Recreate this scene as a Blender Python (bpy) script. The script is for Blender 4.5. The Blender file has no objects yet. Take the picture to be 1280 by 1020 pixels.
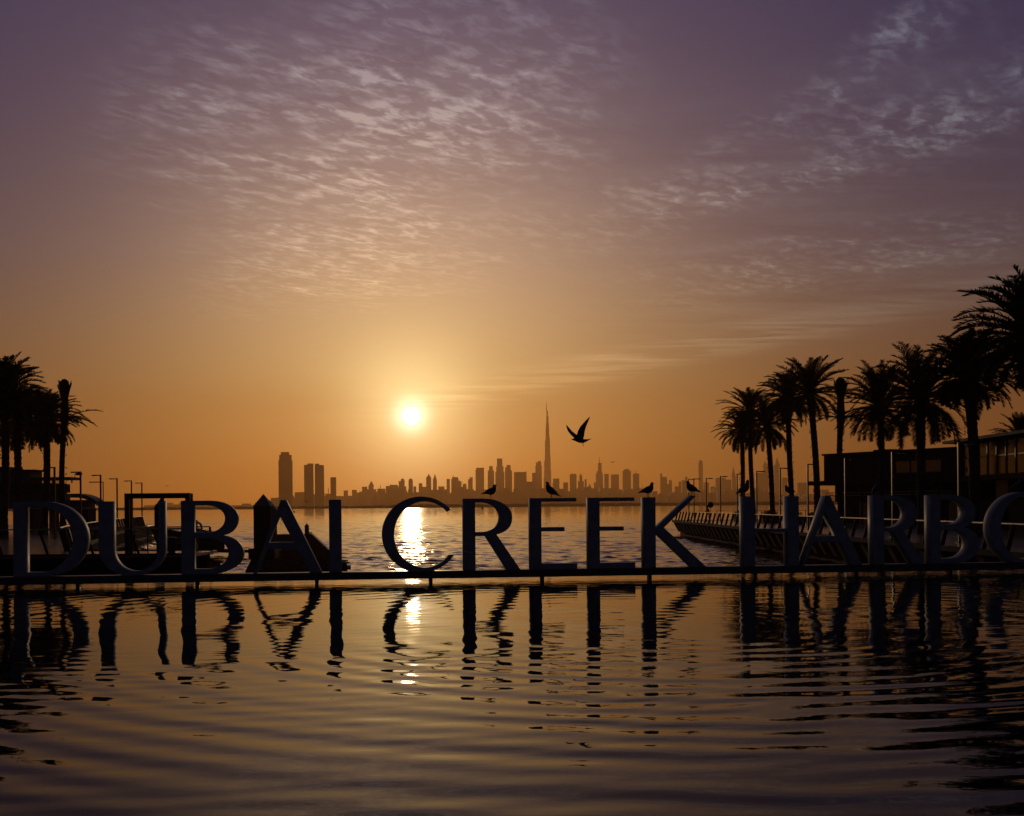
import bpy, math, random
from mathutils import Vector, Matrix
PI = math.pi
S = bpy.context.scene
C = S.collection

# ------------------------------------------------------------ camera
F = 1500.0            # focal length in photo pixels (photo is 1280 wide)
HY = 631.6            # true horizon row at the photo's centre column
ZC = 1.88             # eye height above the pool water
ROLL = 0.0082
cd = bpy.data.cameras.new('camera'); cam = bpy.data.objects.new('camera', cd); C.objects.link(cam)
cd.sensor_width = 36; cd.sensor_fit = 'HORIZONTAL'; cd.lens = F*36/1280
cd.shift_y = (HY-510)/1280
cd.clip_start = 0.1; cd.clip_end = 60000
cam.matrix_world = Matrix.Translation((0, 0, ZC)) @ Matrix.Rotation(PI/2, 4, 'X') @ Matrix.Rotation(-ROLL, 4, 'Z')
S.camera = cam
S.view_settings.view_transform = 'Standard'; S.view_settings.look = 'None'
S.view_settings.exposure = 0.0; S.view_settings.gamma = 1
S.cycles.use_denoising = True
S.cycles.max_bounces = 8; S.cycles.glossy_bounces = 4; S.cycles.diffuse_bounces = 3
S.cycles.volume_bounces = 1; S.cycles.transparent_max_bounces = 12
S.cycles.sample_clamp_indirect = 6; S.cycles.sample_clamp_direct = 40
S.cycles.caustics_reflective = True

def P(px, py, D):
    """photo pixel at depth D -> world point"""
    u, w = px-640, HY-py
    return Vector(((u+ROLL*w)/F*D, D, ZC+(w-ROLL*u)/F*D))

SUN = Vector((-125, 1500, 112.7)).normalized()

# ------------------------------------------------------------ sky
def build_world():
    W = bpy.data.worlds.new('World'); S.world = W; W.use_nodes = True
    nt = W.node_tree; N = nt.nodes; L = nt.links; N.clear()
    out = N.new('ShaderNodeOutputWorld'); bg = N.new('ShaderNodeBackground')
    L.new(bg.outputs[0], out.inputs[0])
    tc = N.new('ShaderNodeTexCoord'); sep = N.new('ShaderNodeSeparateXYZ')
    L.new(tc.outputs['Generated'], sep.inputs[0])
    X, Y, Z = sep.outputs
    def m(op, a, b=None, c=None, clamp=False):
        n = N.new('ShaderNodeMath'); n.operation = op; n.use_clamp = clamp
        for i, v in enumerate((a, b, c)):
            if v is None: continue
            if isinstance(v, (int, float)): n.inputs[i].default_value = v
            else: L.new(v, n.inputs[i])
        return n.outputs[0]
    def ramp(fac, stops):
        n = N.new('ShaderNodeValToRGB'); e = n.color_ramp.elements
        while len(e) < len(stops): e.new(0.5)
        for k, (p, c) in enumerate(stops): e[k].position = p; e[k].color = (*c, 1)
        L.new(fac, n.inputs[0]); return n.outputs[0]
    def vm(op, a, b=None, scale=None):
        n = N.new('ShaderNodeVectorMath'); n.operation = op
        for i, v in enumerate((a, b)):
            if v is None: continue
            if isinstance(v, tuple): n.inputs[i].default_value = v
            else: L.new(v, n.inputs[i])
        if scale is not None:
            if isinstance(scale, (int, float)): n.inputs['Scale'].default_value = scale
            else: L.new(scale, n.inputs['Scale'])
        return n
    def gauss(d, s): return m('EXPONENT', m('MULTIPLY', m('POWER', m('DIVIDE', d, s), 2), -1))
    dotn = vm('DOT_PRODUCT', tc.outputs['Generated'], tuple(SUN)).outputs['Value']
    th = m('ARCCOSINE', m('MINIMUM', dotn, 0.9999999))
    zc = m('MAXIMUM', Z, 0.0)
    # cool air-light far from the sun, by height
    base = ramp(zc, [(0.0, (.052, .016, .0040)), (.04, (.076, .030, .013)), (.09, (.080, .042, .028)), (.15, (.062, .058, .070)),
                     (.20, (.041, .053, .100)), (.30, (.017, .032, .104)), (.40, (.011, .027, .104)), (.7, (.016, .029, .056)), (1, (.013, .026, .040))])
    back = m('SUBTRACT', 1.0, m('MULTIPLY', m('SMOOTH_MIN', m('MULTIPLY', th, .55), 1.0, .3), .72))
    base = vm('SCALE', base, scale=back).outputs[0]
    # warm light round the sun, tinted by height
    tint = ramp(zc, [(0.0, (.86, .26, .018)), (.03, (.92, .335, .035)), (.07, (1, .50, .115)), (.11, (1, .61, .205)), (.2, (1, .625, .30)), (.3, (1, .66, .42)), (.4, (1, .66, .58))])
    g = m('ADD', m('MULTIPLY', gauss(th, .187), .75), m('MULTIPLY', gauss(th, .38), .105))
    low = m('MULTIPLY', m('MULTIPLY', gauss(th, .40), .16), gauss(zc, .12))
    g = m('ADD', g, low)
    warm = vm('SCALE', tint, scale=g).outputs[0]
    core = m('ADD', m('MULTIPLY', m('EXPONENT', m('MULTIPLY', th, -1/.036)), 1.25), m('MULTIPLY', gauss(th, .050), .66))
    cc = N.new('ShaderNodeVectorMath'); cc.operation = 'SCALE'; cc.inputs[0].default_value = (1, .84, .40); L.new(core, cc.inputs['Scale'])
    halo = m('MULTIPLY', gauss(th, .0125), 2.1)
    disc = m('MULTIPLY', m('SUBTRACT', 1.0, m('SMOOTHSTEP', .0048, .0075, th) if False else m('MULTIPLY', m('SUBTRACT', th, .0050), 1/.0022, clamp=True), clamp=True), 40.0)
    dd = N.new('ShaderNodeVectorMath'); dd.operation = 'SCALE'; dd.inputs[0].default_value = (1, .85, .6); L.new(disc, dd.inputs['Scale'])
    hh = N.new('ShaderNodeVectorMath'); hh.operation = 'SCALE'; hh.inputs[0].default_value = (1, .96, .84); L.new(halo, hh.inputs['Scale'])
    sky = vm('ADD', vm('ADD', base, warm).outputs[0], vm('ADD', vm('ADD', cc.outputs[0], hh.outputs[0]).outputs[0], dd.outputs[0]).outputs[0]).outputs[0]
    # broad faint mottling of the air
    # high cirrocumulus: a sheet at constant height, so cells shrink towards the horizon
    zi = m('MAXIMUM', Z, .03)
    cx, cy = m('DIVIDE', X, zi), m('DIVIDE', Y, zi)
    comb = N.new('ShaderNodeCombineXYZ'); L.new(cx, comb.inputs[0]); L.new(cy, comb.inputs[1])
    def mapn(src, rot, sc):
        n = N.new('ShaderNodeMapping'); n.inputs['Rotation'].default_value = (0, 0, rot); n.inputs['Scale'].default_value = sc
        L.new(src, n.inputs[0]); return n.outputs[0]
    def noise(vec, scale, detail, rough, dist=0.0):
        n = N.new('ShaderNodeTexNoise'); n.inputs['Scale'].default_value = scale; n.inputs['Detail'].default_value = detail
        n.inputs['Roughness'].default_value = rough; n.inputs['Distortion'].default_value = dist; L.new(vec, n.inputs['Vector']); return n.outputs['Fac']
    def maptex(src, rot, sc):
        n = N.new('ShaderNodeMapping'); n.vector_type = 'TEXTURE'; n.inputs['Rotation'].default_value = (0, 0, rot); n.inputs['Scale'].default_value = sc
        L.new(src, n.inputs[0]); return n.outputs[0]
    cells = noise(maptex(comb.outputs[0], .95, (1.4, .85, 1)), 15.5, 4.5, .60, .3)
    cells = m('MULTIPLY', m('SUBTRACT', cells, .455), 4.6, clamp=True)
    fine = noise(maptex(comb.outputs[0], 1.25, (2.6, .7, 1)), 34.0, 3, .6, .4)
    cells = m('MULTIPLY', cells, m('MULTIPLY_ADD', fine, 1.8, .02))
    clump = m('MULTIPLY', m('SUBTRACT', noise(maptex(comb.outputs[0], .8, (1.5, .8, 1)), 4.5, 3, .6, .2), .36), 3.4, clamp=True)
    cells = m('ADD', m('MULTIPLY', cells, m('MULTIPLY_ADD', clump, .85, .36)), m('MULTIPLY', clump, .16))
    patch = noise(comb.outputs[0], 2.2, 3, .55)
    patch = m('MULTIPLY', m('SUBTRACT', patch, .30), 3.6, clamp=True)
    veil = noise(mapn(comb.outputs[0], -.35, (.7, 2.2, 1)), 1.3, 6, .62, .6)
    veil = m('MULTIPLY', m('SUBTRACT', veil, .42), 2.6, clamp=True)
    ua, va = m('DIVIDE', X, m('MAXIMUM', Y, .05)), m('DIVIDE', Z, m('MAXIMUM', Y, .05))
    def blob(px, py, rx, ry, ang, amp):
        u0, v0 = (px-640)/F, (HY-py)/F
        du, dv = m('SUBTRACT', ua, u0), m('SUBTRACT', va, v0)
        ca, sa = math.cos(ang), math.sin(ang)
        a = m('DIVIDE', m('ADD', m('MULTIPLY', du, ca), m('MULTIPLY', dv, sa)), rx/F)
        b = m('DIVIDE', m('SUBTRACT', m('MULTIPLY', dv, ca), m('MULTIPLY', du, sa)), ry/F)
        q = m('ADD', m('POWER', m('ABSOLUTE', a), 3), m('POWER', m('ABSOLUTE', b), 3))
        return m('MULTIPLY', m('EXPONENT', m('MULTIPLY', q, -1)), amp)
    def addall(l):
        r = l[0]
        for k in l[1:]: r = m('ADD', r, k)
        return r
    maskA = addall([blob(360, 145, 185, 105, -.1, 1.05), blob(585, 85, 165, 125, .1, 1.1), blob(470, 235, 190, 65, .1, .5), blob(440, 325, 170, 50, .1, .75)])
    maskB = addall([blob(1010, 200, 290, 38, .30, .95), blob(1050, 100, 210, 28, .60, 1.0), blob(1210, 150, 150, 40, .5, .4), blob(1170, 110, 200, 90, .3, .16), blob(1060, 325, 240, 36, .12, .75)])
    maskC = addall([blob(470, 170, 290, 140, .1, .20), blob(1090, 190, 300, 110, .28, .30), blob(930, 425, 400, 17, .20, .75), blob(1060, 370, 300, 40, .16, .30)])
    front = m('GREATER_THAN', Y, .1)
    ca = m('MULTIPLY', cells, m('MULTIPLY', maskA, m('MULTIPLY_ADD', patch, .7, .3)))
    cb = m('MULTIPLY', cells, m('MULTIPLY', maskB, patch))
    cv = m('ADD', m('MULTIPLY', veil, maskC), m('MULTIPLY', blob(930, 428, 430, 17, .155, .22), m('MULTIPLY_ADD', veil, 1.0, .25)))
    cover = m('MULTIPLY', m('ADD', m('ADD', ca, cb), cv), front)
    cover = m('MINIMUM', cover, 1.0)
    ccol = vm('ADD', vm('SCALE', sky, scale=.72).outputs[0], (.108, .114, .084)).outputs[0]
    ccol = vm('SCALE', ccol, scale=cover).outputs[0]
    ccol = vm('MINIMUM', ccol, (.42, .30, .20)).outputs[0]
    total = vm('ADD', sky, ccol).outputs[0]
    L.new(total, bg.inputs['Color']); bg.inputs['Strength'].default_value = 1.0
build_world()

sl = bpy.data.lights.new('sun', 'SUN'); sl.energy = .8; sl.angle = math.radians(.55); sl.color = (1.0, .66, .36)
sun = bpy.data.objects.new('sun', sl); C.objects.link(sun)
sun.rotation_euler = (-SUN).to_track_quat('-Z', 'Y').to_euler()

# ------------------------------------------------------------ helpers
def mat(name, col, rough=.6, metal=0.0, var=0.0, vscale=3.0, bump=0.0, bscale=20.0, spec=.5):
    M = bpy.data.materials.new(name); M.use_nodes = True
    nt = M.node_tree; b = nt.nodes['Principled BSDF']
    b.inputs['Base Color'].default_value = (*col, 1); b.inputs['Roughness'].default_value = rough
    b.inputs['Metallic'].default_value = metal; b.inputs['Specular IOR Level'].default_value = spec
    tc = nt.nodes.new('ShaderNodeTexCoord')
    if var:
        n = nt.nodes.new('ShaderNodeTexNoise'); n.inputs['Scale'].default_value = vscale; n.inputs['Detail'].default_value = 6
        r = nt.nodes.new('ShaderNodeValToRGB')
        r.color_ramp.elements[0].position = .3; r.color_ramp.elements[1].position = .7
        r.color_ramp.elements[0].color = (*[c*(1-var) for c in col], 1); r.color_ramp.elements[1].color = (*[min(1, c*(1+var)) for c in col], 1)
        nt.links.new(tc.outputs['Object'], n.inputs['Vector']); nt.links.new(n.outputs['Fac'], r.inputs[0]); nt.links.new(r.outputs[0], b.inputs['Base Color'])
        mr = nt.nodes.new('ShaderNodeMath'); mr.operation = 'MULTIPLY_ADD'; mr.inputs[1].default_value = .25; mr.inputs[2].default_value = rough-.12
        nt.links.new(n.outputs['Fac'], mr.inputs[0]); nt.links.new(mr.outputs[0], b.inputs['Roughness'])
    if bump:
        n = nt.nodes.new('ShaderNodeTexNoise'); n.inputs['Scale'].default_value = bscale; n.inputs['Detail'].default_value = 5
        bn = nt.nodes.new('ShaderNodeBump'); bn.inputs['Strength'].default_value = 1; bn.inputs['Distance'].default_value = bump
        nt.links.new(tc.outputs['Object'], n.inputs['Vector']); nt.links.new(n.outputs['Fac'], bn.inputs['Height']); nt.links.new(bn.outputs[0], b.inputs['Normal'])
    return M

class MB:
    def __init__(s): s.v = []; s.f = []
    def add(s, vs, fs):
        o = len(s.v); s.v += [tuple(v) for v in vs]; s.f += [tuple(i+o for i in f) for f in fs]
    def hexa(s, p):   # 8 points: bottom 4 (ccw) then top 4
        s.add(p, [(3, 2, 1, 0), (4, 5, 6, 7), (0, 1, 5, 4), (1, 2, 6, 5), (2, 3, 7, 6), (3, 0, 4, 7)])
    def box(s, x0, x1, y0, y1, z0, z1):
        s.hexa([(x0, y0, z0), (x1, y0, z0), (x1, y1, z0), (x0, y1, z0), (x0, y0, z1), (x1, y0, z1), (x1, y1, z1), (x0, y1, z1)])
    def frus(s, cx, cy, z0, z1, w0, d0, w1, d1):
        a, b, c, d = w0/2, d0/2, w1/2, d1/2
        s.hexa([(cx-a, cy-b, z0), (cx+a, cy-b, z0), (cx+a, cy+b, z0), (cx-a, cy+b, z0), (cx-c, cy-d, z1), (cx+c, cy-d, z1), (cx+c, cy+d, z1), (cx-c, cy+d, z1)])
    def bar(s, a, b, w, h, up=(0, 0, 1)):   # rectangular bar from a to b
        a, b = Vector(a), Vector(b); d = (b-a).normalized(); up = Vector(up)
        if abs(d.dot(up)) > .99: up = Vector((0, 1, 0))
        x = d.cross(up).normalized()*w/2; y = x.cross(d).normalized()*h/2
        s.hexa([a-x-y, a+x-y, a+x+y, a-x+y, b-x-y, b+x-y, b+x+y, b-x+y])
    def loft(s, pts, rad, n=10, cap=True, up=(0, 0, 1)):   # rad: r or (rx, rz)
        rings = []; m_ = len(pts); pts = [Vector(p) for p in pts]
        for i, p in enumerate(pts):
            d = (pts[min(i+1, m_-1)]-pts[max(i-1, 0)]).normalized(); u = Vector(up)
            if abs(d.dot(u)) > .98: u = Vector((0, 1, 0))
            x = d.cross(u).normalized(); y = x.cross(d).normalized()
            r = rad[i] if isinstance(rad, (list, tuple)) else rad
            rx, ry = r if isinstance(r, (list, tuple)) else (r, r)
            rings.append([p+x*math.cos(2*PI*k/n)*rx+y*math.sin(2*PI*k/n)*ry for k in range(n)])
        vs = [v for r in rings for v in r]
        fs = [(i*n+k, i*n+(k+1) % n, (i+1)*n+(k+1) % n, (i+1)*n+k) for i in range(m_-1) for k in range(n)]
        if cap: fs += [tuple(range(n-1, -1, -1)), tuple((m_-1)*n+k for k in range(n))]
        s.add(vs, fs)
    def tube(s, a, b, r, r2=None, n=8): s.loft([a, b], [r, r if r2 is None else r2], n)
    def prism(s, poly, z0, z1):     # poly ccw in xy
        n = len(poly)
        s.add([(x, y, z0) for x, y in poly]+[(x, y, z1) for x, y in poly],
              [tuple(range(n-1, -1, -1)), tuple(range(n, 2*n))]+[(i, (i+1) % n, n+(i+1) % n, n+i) for i in range(n)])
    def build(s, name, m, parent=None, smooth=False, loc=None):
        me = bpy.data.meshes.new(name); me.from_pydata([tuple(v) for v in s.v], [], s.f); me.update()
        if smooth:
            for p in me.polygons: p.use_smooth = True
        me.materials.append(m)
        o = bpy.data.objects.new(name, me); C.objects.link(o)
        if parent is not None: o.parent = parent
        if loc is not None: o.location = loc
        return o

def tag(o, label=None, cat=None, group=None, kind=None):
    if label: o['label'] = label
    if cat: o['category'] = cat
    if group: o['group'] = group
    if kind: o['kind'] = kind
    return o
def thing(name, label, cat, loc=(0, 0, 0), group=None, rz=0):
    o = bpy.data.objects.new(name, None); C.objects.link(o); o.location = loc; o.rotation_euler = (0, 0, rz)
    o.empty_display_size = .2
    return tag(o, label, cat, group)
def copy_tree(o, parent=None):
    c = o.copy(); C.objects.link(c)
    if parent is not None: c.parent = parent
    for ch in list(o.children): copy_tree(ch, c)
    return c

# ------------------------------------------------------------ materials
M_letter = mat('letter_paint', (.37, .40, .40), .6, 0, .22, 4, .002, 30, spec=.3)
M_beam = mat('beam_paint', (.075, .08, .09), .42, .3, .2, 5, .002, 30)
M_bark = mat('palm_bark', (.055, .043, .032), .95, 0, .35, 6, .03, 12)
M_leaf = mat('palm_leaf', (.040, .055, .022), .7, 0, .3, 2, spec=.2)
M_dark = mat('dark_metal', (.035, .034, .034), .45, .6)
M_lamp = mat('lamp_metal', (.10, .095, .09), .38, .8)
M_rail = mat('rail_steel', (.36, .33, .30), .38, .8, .1, 6)
M_post = mat('rail_post', (.030, .024, .020), .75, 0, .2, 5, spec=.15)
M_pave = mat('paving', (.17, .11, .07), .20, 0, .22, 1.2, .0015, 6)
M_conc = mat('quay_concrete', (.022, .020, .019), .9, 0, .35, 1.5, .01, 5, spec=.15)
M_rib_lit = mat('quay_rib_lit', (.17, .12, .085), .85, 0, .2, 4, spec=.15)  # paler than the wall: the light the ribs catch is in this colour
M_wood = mat('deck_timber', (.060, .032, .020), 1.0, 0, .45, 2.5, .008, 9, spec=.0)
M_facade = mat('facade_dark', (.050, .043, .040), .7, 0, .25, 1, spec=.15)
M_grey = mat('facade_grey', (.13, .14, .155), .6, 0, .15, .8)
M_tower = mat('tower_facade', (.085, .078, .075), .8, 0, .2, .02)
M_gull = mat('gull_plumage', (.06, .075, .11), .8, 0, .3, 12)
M_beak = mat('gull_bill', (.18, .05, .03), .5)
M_leg = mat('gull_leg', (.22, .09, .04), .6)
M_white = mat('white_plastic', (.75, .75, .75), .4, 0, .1, 6)
M_red = mat('red_plastic', (.45, .05, .04), .45)
M_shore = mat('shore_ground', (.09, .075, .055), .9, 0, .3, .004)
M_trees = mat('shore_trees', (.05, .06, .03), .9, 0, .3, .03)
M_cloth = mat('dark_cloth', (.03, .035, .04), .9, 0, .2, 8)
M_skin = mat('skin', (.25, .14, .09), .6)
M_pooledge = mat('pool_stone', (.06, .058, .06), .4, 0, .3, 2, .004, 9)

def glass_mat(name, tint, refl):
    M = bpy.data.materials.new(name); M.use_nodes = True; nt = M.node_tree; N = nt.nodes; N.clear()
    o = N.new('ShaderNodeOutputMaterial'); mx = N.new('ShaderNodeMixShader'); t = N.new('ShaderNodeBsdfTransparent'); g = N.new('ShaderNodeBsdfGlossy')
    t.inputs[0].default_value = (*tint, 1); g.inputs['Roughness'].default_value = .05; g.inputs[0].default_value = (.8, .8, .8, 1)
    f = N.new('ShaderNodeFresnel'); f.inputs[0].default_value = refl
    nt.links.new(f.outputs[0], mx.inputs[0]); nt.links.new(t.outputs[0], mx.inputs[1]); nt.links.new(g.outputs[0], mx.inputs[2]); nt.links.new(mx.outputs[0], o.inputs[0])
    return M
M_glass = glass_mat('window_glass', (.50, .43, .26), 1.35)
M_clear = glass_mat('clear_glass', (.75, .72, .66), 1.4)

SL_ = .12
def water_mat(name, col, rough, layers, rings=None, edge=None, ior=1.333):
    M = bpy.data.materials.new(name); M.use_nodes = True; nt = M.node_tree; N = nt.nodes; L = nt.links
    b = N['Principled BSDF']; b.inputs['Base Color'].default_value = (*col, 1); b.inputs['Roughness'].default_value = rough
    b.inputs['IOR'].default_value = ior; b.inputs['Specular IOR Level'].default_value = .5
    tc = N.new('ShaderNodeTexCoord')
    def m(op, a, b_=None):
        n = N.new('ShaderNodeMath'); n.operation = op
        for i, v in enumerate((a, b_)):
            if v is None: continue
            if isinstance(v, (int, float)): n.inputs[i].default_value = v
            else: L.new(v, n.inputs[i])
        return n.outputs[0]
    def nz(sc, size, det, rough_, rot=0, dist=0):
        mp = N.new('ShaderNodeMapping'); mp.inputs['Scale'].default_value = sc; mp.inputs['Rotation'].default_value = (0, 0, rot)
        L.new(tc.outputs['Object'], mp.inputs[0])
        n = N.new('ShaderNodeTexNoise'); n.inputs['Scale'].default_value = 1/size; n.inputs['Detail'].default_value = det
        n.inputs['Roughness'].default_value = rough_; n.inputs['Distortion'].default_value = dist
        L.new(mp.outputs[0], n.inputs['Vector']); return n.outputs['Fac']
    h = None
    for (sc, size, det, ro, rot, amp) in layers:
        t = m('MULTIPLY', nz(sc, size, det, ro, rot), amp); h = t if h is None else m('ADD', h, t)
    if rings:
        for (cx, cy, lam, amp, wob, msize) in rings:
            vd = N.new('ShaderNodeVectorMath'); vd.operation = 'DISTANCE'; vd.inputs[1].default_value = (cx, cy, 0)
            L.new(tc.outputs['Object'], vd.inputs[0])
            ph = m('ADD', m('MULTIPLY', vd.outputs['Value'], 2*PI/lam), m('MULTIPLY', nz((1, 1, 1), 2.6, 2, .5), wob))
            a = m('MULTIPLY', m('SUBTRACT', nz((1, 1, 1), msize, 1, .5), .28), amp*2)
            sp_ = N.new('ShaderNodeSeparateXYZ'); L.new(tc.outputs['Object'], sp_.inputs[0])
            mr_ = N.new('ShaderNodeMapRange'); mr_.inputs[1].default_value = 17.5; mr_.inputs[2].default_value = 12; mr_.inputs[3].default_value = .42; mr_.inputs[4].default_value = 1.65; L.new(sp_.outputs[1], mr_.inputs[0])
            h = m('ADD', h, m('MULTIPLY', m('MULTIPLY', m('SINE', ph), a), mr_.outputs[0]))
    if edge:      # overflow ripples, growing towards the infinity edge
        sl, y0, y1, (sc, size, det, ro, rot, amp) = edge
        sp = N.new('ShaderNodeSeparateXYZ'); L.new(tc.outputs['Object'], sp.inputs[0])
        yy = m('SUBTRACT', sp.outputs[1], m('MULTIPLY', sp.outputs[0], sl))
        k = N.new('ShaderNodeMapRange'); k.inputs[1].default_value = y0; k.inputs[2].default_value = y1; k.interpolation_type = 'SMOOTHSTEP'; L.new(yy, k.inputs[0])
        k2 = N.new('ShaderNodeMapRange'); k2.inputs[1].default_value = 3; k2.inputs[2].default_value = 9; L.new(sp.outputs[0], k2.inputs[0])
        kk = m('ADD', k.outputs[0], m('MULTIPLY', k2.outputs[0], .35))
        h = m('ADD', h, m('MULTIPLY', m('MULTIPLY', nz(sc, size, det, ro, rot), kk), amp))
    bn = N.new('ShaderNodeBump'); bn.inputs['Strength'].default_value = 1; bn.inputs['Distance'].default_value = 1
    L.new(h, bn.inputs['Height']); L.new(bn.outputs[0], b.inputs['Normal'])
    return M
M_pool = water_mat('pool_water', (.002, .006, .013), .02,
                   [((1, 1, 1), 2.4, 2, .5, .3, .015), ((.55, 1, 1), .42, 2, .5, 0, .0024), ((.6, 1, 1), .13, 2, .55, .2, .0006)],
                   [(2.4, 18.6, .64, .0042, 4.0, 3.6), (-6, 31, .44, .0010, 4.5, 2.0), (5, 25, 1.25, .0034, 4.0, 5)], edge=(SL_, 25.0, 31.0, ((.22, 1, 1), .34, 2, .6, 0, .020)), ior=1.14)
M_sea = water_mat('sea_water', (.010, .012, .012), .07,
                  [((.7, 1, 1), .30, 3, .65, .1, .013)])

# ------------------------------------------------------------ ground, water
SEA = -1.72; QZ = -.05
def build_sea():
    import numpy as np
    rs = np.random.RandomState(4)
    NR, NC = 1500, 760
    Yr = 33.0*np.exp(np.linspace(0, math.log(1100/33.0), NR)); c = np.linspace(-.56, .56, NC)
    Xg = (Yr[:, None]*c[None, :]).astype(np.float32); Yg = np.repeat(Yr[:, None], NC, 1).astype(np.float32)
    Z = np.zeros_like(Xg); cell = (Yg*.00235)
    # short-crested wind chop: many sine trains, warped so that they never repeat in rows
    wx = Xg+1.1*np.sin(Yg*.21+.9*np.sin(Xg*.13)); wy = Yg+1.3*np.sin(Xg*.17+1.7*np.sin(Yg*.09))
    for k in range(64):
        lam = .5*(3.8/.5)**(rs.rand()**1.1); an = rs.normal(0, .62)-.25; kk = 2*PI/lam
        amp = .0038*lam**.50; fade = np.clip(lam/(cell*2.6)-.6, 0, 1)
        Z += amp*fade*np.sin(kk*(wx*math.sin(an)+wy*math.cos(an))+rs.rand()*2*PI)
    Z += .25*np.maximum(Z, 0)**2/.06
    e = np.minimum(np.clip((1100-Yg)/200, 0, 1), np.clip((.56-np.abs(c))[None, :]/.02, 0, 1)*np.clip((Yg-33)/6, 0, 1))
    Z = SEA+Z*e
    co = np.stack([Xg, Yg, Z], -1).reshape(-1, 3).astype(np.float32)
    r, q = np.meshgrid(np.arange(NR-1), np.arange(NC-1), indexing='ij'); a = (r*NC+q).ravel()
    quads = np.stack([a, a+1, a+NC+1, a+NC], -1)
    base = co.shape[0]
    ex = np.array([(-9500, -450, SEA), (9500, -450, SEA), (9500, 10400, SEA), (-9500, 10400, SEA)], np.float32)
    k00, k01, k10, k11 = 0, NC-1, (NR-1)*NC, NR*NC-1
    outer = np.array([(base, base+1, k01, k00), (base+1, base+2, k11, k01), (base+2, base+3, k10, k11), (base+3, base, k00, k10)])
    co = np.vstack([co, ex]); quads = np.vstack([quads, outer]).astype(np.int32)
    me = bpy.data.meshes.new('sea'); me.vertices.add(len(co)); me.vertices.foreach_set('co', co.ravel())
    me.loops.add(quads.size); me.loops.foreach_set('vertex_index', quads.ravel())
    me.polygons.add(len(quads)); me.polygons.foreach_set('loop_start', np.arange(0, quads.size, 4, dtype=np.int32))
    sm = np.ones(len(quads), bool); sm[-4:] = False; me.polygons.foreach_set('use_smooth', sm)
    me.update(calc_edges=True); me.validate(); me.materials.append(M_sea)
    o = bpy.data.objects.new('sea', me); C.objects.link(o); tag(o, kind='structure')
build_sea()
SL = .12; SY = 30.0                       # the sign's plane: Y = SY + SL*X
EDGE = 1.35
def py_(x): return SY+EDGE+SL*x
b = MB(); b.add([(-48, -8, 0), (48, -8, 0), (48, py_(48), 0), (-48, py_(-48), 0)], [(0, 1, 2, 3)])
tag(b.build('pool_water', M_pool), kind='structure')
b = MB()
b.prism([(-48.3, py_(-48)+.004), (48.3, py_(48)+.004), (48.3, py_(48)+.35), (-48.3, py_(-48)+.35)], SEA-1, -.012)
tag(b.build('pool_edge', M_pooledge), 'dark stone infinity edge of the reflecting pool behind the big letters', 'pool wall')
b = MB()
b.prism([(-48.3, -8.3), (48.3, -8.3), (48.3, py_(48)), (-48.3, py_(-48))], -.9, -.75)
tag(b.build('pool_floor', M_pooledge), kind='structure')
# right promenade
RX = 18.5
b = MB(); b.prism([(RX, 37.5), (95, 45), (95, 139), (RX, 139)], -.17, QZ); tag(b.build('right_promenade', M_pave), kind='structure')
LE = [(-13.4, 49.6), (-13.4, 54.5), (-20.5, 55.2), (-22, 60), (-25, 71), (-32, 97), (-40, 131), (-44, 150), (-100, 150), (-100, 49.6)]
b = MB(); b.prism(LE, -.17, QZ); tag(b.build('left_promenade', M_pave), kind='structure')
# quay walls: a recessed dark wall with slanted ribs under the deck edge
def quay(name, line, side, label):
    t = thing(name, label, 'quay wall', (line[0][0], line[0][1], SEA)); o = Vector((line[0][0], line[0][1], SEA))
    b = MB(); r = MB()
    for (x0, y0), (x1, y1) in zip(line[:-1], line[1:]):
        a, c = Vector((x0, y0, 0))-o, Vector((x1, y1, 0))-o; a.z = c.z = 0; d = (c-a).normalized(); nrm = Vector((-d.y, d.x, 0))*side
        q = [a+nrm*.95, c+nrm*.95, c+nrm*1.4, a+nrm*1.4]
        if side < 0: q = [q[1], q[0], q[3], q[2]]
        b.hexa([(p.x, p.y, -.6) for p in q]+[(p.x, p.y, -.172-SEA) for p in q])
        n = max(1, round((c-a).length/2.3)); z0 = Vector((0, 0, -.172-SEA)); z1 = Vector((0, 0, -1.30-SEA))
        for i in range(n):
            p = a+(c-a)*((i+.5)/n); w = d*.34
            t0 = p+nrm*.03; t1 = p+nrm*.62
            pts = [t1-w+z1, t1+w+z1, t1+w+nrm*.2+z1, t1-w+nrm*.2+z1, t0-w+z0, t0+w+z0, t0+w+nrm*.5+z0, t0-w+nrm*.5+z0]
            r.hexa(pts)
    b.build('wall', M_conc, t); r.build('fins', M_rib_lit, t)
quay('quay_wall', [(RX, 37.5), (RX, 139)], -1, 'quay wall under the right promenade with a row of slanted fins')
quay('quay_wall', [(-13.4, 54.5), (-20.5, 55.2), (-22, 60), (-25, 71), (-32, 97), (-40, 131), (-44, 150)], 1, 'dark quay wall under the left promenade beside the boat dock')
b = MB(); b.box(-100, -13.5, 49.75, 50.4, SEA-.5, -.172)
tag(b.build('landing_wall', M_conc), 'plain dark wall below the landing platform by the gate', 'quay wall')

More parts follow.
